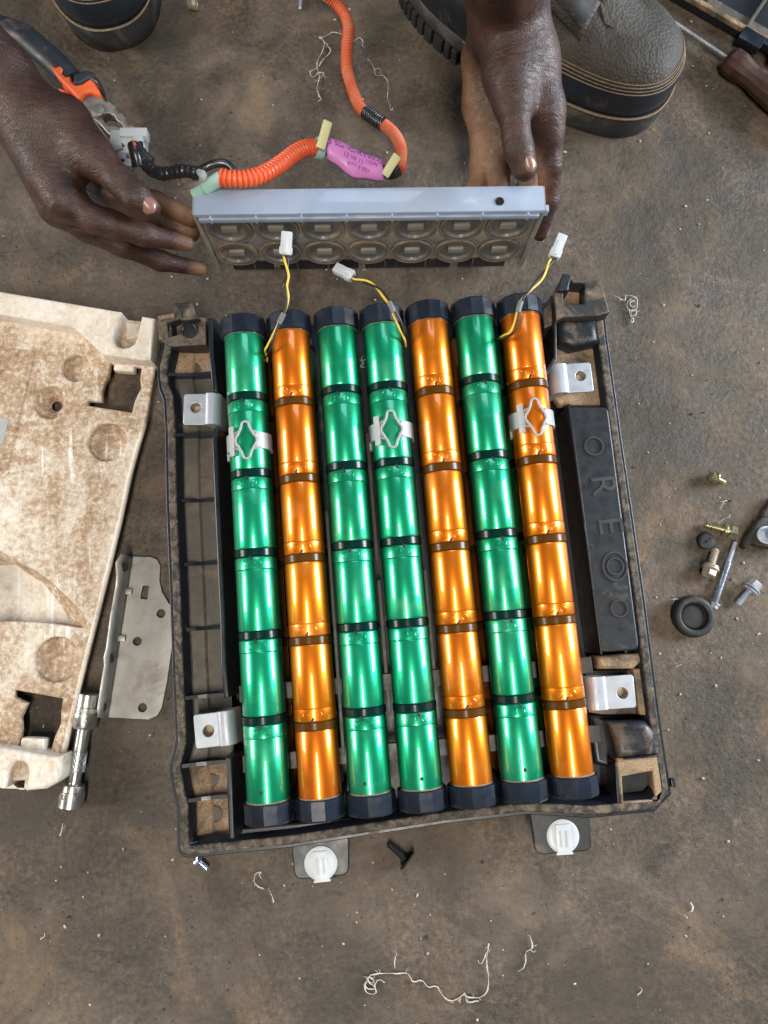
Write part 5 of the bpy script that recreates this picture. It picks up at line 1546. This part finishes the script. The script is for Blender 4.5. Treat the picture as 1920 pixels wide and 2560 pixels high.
for (u0, u1) in ((62, 84), (96, 120)):
    cbar('lug', u0, u1, -12, 2, 8, 16, 'black_plastic_clean', 1.2)
cbar('lug_bridge', 82, 98, -4, 3, 9, 15, 'black_plastic_clean', 1.0)
cbar('lug_tooth', 114, 118, -19, -11, 6, 16, 'black_plastic_clean', 0.6)

# ------------------------------------------------------------------ white threads on the floor
def thread(label, paths, r=0.55, z=1.0):
    p0 = at(*paths[0][0], 0)
    t = thing('thread', label, 'thread', p0, 'loose white threads on the floor')
    for p in paths:
        pp = []
        for i, (x, y) in enumerate(p):
            q = at(x, y, z + (0.8 if i % 2 else 0))
            pp.append(q)
        sp = smooth_path(pp, 1.4)
        sp = [q + Vector((random.uniform(-.25, .25), random.uniform(-.25, .25), random.uniform(0, .3))) for q in sp]
        wv = random.uniform(0, 6)
        gg = G().add(tube(sp, [0.62 * r * random.uniform(0.7, 1.1) * (0.85 + 0.4 * math.sin(wv + 0.55 * i)) for i in range(len(sp))], 5))
        for _ in range(max(1, len(sp) // 7)):                # frayed fibres
            q = random.choice(sp); an = random.uniform(0, 6.28); l_ = random.uniform(1.5, 4.5)
            e1 = q + Vector((math.cos(an), math.sin(an), 0)) * l_ * 0.5 + Vector((0, 0, .2))
            e2 = q + Vector((math.cos(an + .5), math.sin(an + .5), 0)) * l_
            gg.add(tube([q, e1, e2], [0.18, 0.16, 0.1], 4))
        gg.mk('strand', 'thread', t, 180)
T1 = zoom(440, 0, 2.592)
nat = lambda ox, oy, sc, pts: [(ox + x / sc, oy + y / sc) for x, y in pts]
a_ = lambda pts: nat(440, 0, 2.592, pts)
thread('tangled white thread on the floor left of the orange cable', [a_([(1080, 225), (1020, 210), (960, 240), (925, 240), (960, 270), (950, 330), (920, 390), (915, 440), (930, 500), (915, 560), (925, 620), (940, 640), (920, 660)]),
       a_([(960, 270), (1000, 320), (990, 350), (950, 390), (930, 430)]), a_([(915, 440), (870, 470), (890, 500), (930, 470), (960, 480), (935, 505)])], 0.75)
thread('thin white thread with a pale tuft end, right of the orange cable', [a_([(1150, 270), (1185, 245), (1210, 265), (1205, 300)]), a_([(1240, 380), (1265, 410), (1285, 450), (1295, 490), (1340, 490), (1370, 530), (1375, 580), (1370, 640), (1390, 690)]), a_([(1375, 690), (1395, 715), (1405, 695), (1390, 720)]), a_([(1285, 450), (1325, 450), (1320, 475)])], 0.65)
e_p = lambda pts: nat(1240, 660, 3.318, pts)
thread('curled white thread knot on the floor right of the tray corner', [e_p([(975, 260), (1010, 275), (1050, 300), (1070, 300), (1075, 265), (1110, 262), (1160, 280), (1170, 330), (1140, 360), (1110, 330), (1140, 305), (1172, 345), (1150, 385), (1100, 380), (1085, 330), (1120, 290)]),
       e_p([(1105, 380), (1110, 420), (1150, 430), (1165, 390), (1130, 385), (1120, 440), (1140, 460), (1125, 490), (1115, 450)])], 0.75, 1.6)
b_p = lambda pts: nat(600, 2080, 2.127, pts)
thread('long wavy white thread with a curl at its left end, at the bottom', [b_p([(770, 800), (740, 785), (715, 815), (725, 850), (700, 862), (665, 840), (672, 800), (715, 800), (690, 770), (680, 790), (720, 830), (690, 835), (665, 815), (690, 765), (760, 750), (830, 752), (890, 752), (920, 795), (965, 788), (1000, 825), (1045, 820), (1070, 860), (1110, 895), (1145, 890), (1190, 865), (1215, 878), (1270, 880), (1310, 850), (1322, 790), (1312, 690), (1322, 590)]),
       b_p([(1310, 640), (1290, 690), (1275, 700), (1265, 680)]), b_p([(1195, 855), (1170, 880), (1170, 910)]), b_p([(1195, 855), (1210, 905), (1270, 895)])], 0.8)
thread('short wavy white thread at the bottom right of the long one', [b_p([(1540, 560), (1555, 595), (1545, 625), (1520, 640), (1518, 690), (1505, 725), (1480, 738)]), b_p([(1548, 628), (1560, 640)])], 0.75)
thread('hooked white thread below the left tray tab', [b_p([(115, 250), (105, 225), (112, 212), (85, 220), (75, 255), (90, 285), (125, 302)])], 0.75)
thread('short curved white thread end right of the hooked one', [b_p([(150, 300), (168, 330), (178, 375)])], 0.6)
thread('faint short white thread above the long one at the bottom', [b_p([(828, 655), (820, 690), (824, 725)])], 0.6)
l_p = lambda pts: nat(0, 1960, 2.37, pts)
thread('short straight white thread below the lower socket at the left', [l_p([(372, 228), (368, 265), (356, 305)])], 0.9)
thread('tiny bent white thread at the lower left', [l_p([(265, 880), (262, 905), (240, 918)])], 0.8)
r_p = lambda pts: nat(1620, 1120, 4.424, pts)
thread('tiny s shaped white thread above the level bolt', [r_p([(905, 740), (890, 768), (850, 770), (820, 800), (780, 830)])], 0.5)
thread('frayed white thread piece below the topmost bolt', [r_p([(795, 600), (840, 590), (875, 582)]), r_p([(840, 592), (815, 630), (800, 675)])], 0.55)
thread('short white fibre touching the black grommet', [r_p([(250, 1682), (300, 1670), (365, 1682)]), r_p([(262, 1672), (320, 1666), (360, 1678)])], 0.55)
v_p = lambda pts: nat(1300, 2000, 2.676, pts)
thread('short bent white fibre at the lower right', [v_p([(1135, 680), (1150, 700), (1155, 730), (1140, 748)])], 0.9)
thread('straight pale fibre near the bottom right edge', [v_p([(818, 1268), (785, 1310)])], 0.8)
f_p = lambda pts: nat(1560, 1560, 4.608, pts)
thread('zigzag white fibre right of the lower right bracket', [f_p([(585, 480), (610, 492), (630, 475), (658, 465)])], 0.7)
thread('loose white fibre in the gap between the third and fourth sticks', [nat(860, 720, 3.318, [(160, 560), (140, 610), (165, 620), (135, 650), (175, 660)])], 0.4, 62)

# ------------------------------------------------------------------ grit scattered over the floor
rng = np.random.default_rng(11)
def grit(name, n, lo_r, hi_r, mat, label, seed):
    rng = np.random.default_rng(seed)
    g = G()
    ico = [(0, 0, 1), (0.9, 0, 0.2), (0.28, 0.85, 0.2), (-0.73, 0.53, 0.2), (-0.73, -0.53, 0.2), (0.28, -0.85, 0.2), (0, 0, -0.6)]
    fc = [(0, i, i % 5 + 1) for i in range(1, 6)] + [(6, i % 5 + 1, i) for i in range(1, 6)]
    k = 0
    while k < n:
        x, y = rng.uniform(-340, 400), rng.uniform(-380, 540)
        r = lo_r + (hi_r - lo_r) * rng.random() ** 4
        rot = rng.random() * 6.28
        st_ = rng.uniform(0.6, 1.5)
        vs = []
        for (a, b, c) in ico:
            a2, b2 = a * st_ * rng.uniform(.7, 1.2), b * rng.uniform(.7, 1.2)
            vs.append((x + r * (a2 * math.cos(rot) - b2 * math.sin(rot)), y + r * (a2 * math.sin(rot) + b2 * math.cos(rot)), r * (c * 0.7 + 0.35)))
        g.add((vs, fc))
        k += 1
    o = g.mk(name, mat)
    tag(o, label, name, kind='stuff')
plain('pale_grit', (0.46, 0.41, 0.34), 0.8, var=0.3, vscale=120)
plain('dark_grit', (0.035, 0.028, 0.022), 0.8, var=0.3, vscale=120)
grit('pale_grit', 1100, 0.3, 1.5, 'pale_grit', 'fine pale grit and sand strewn over the floor', 3)
grit('dark_grit', 700, 0.35, 1.6, 'dark_grit', 'fine dark crumbs strewn over the floor', 5)
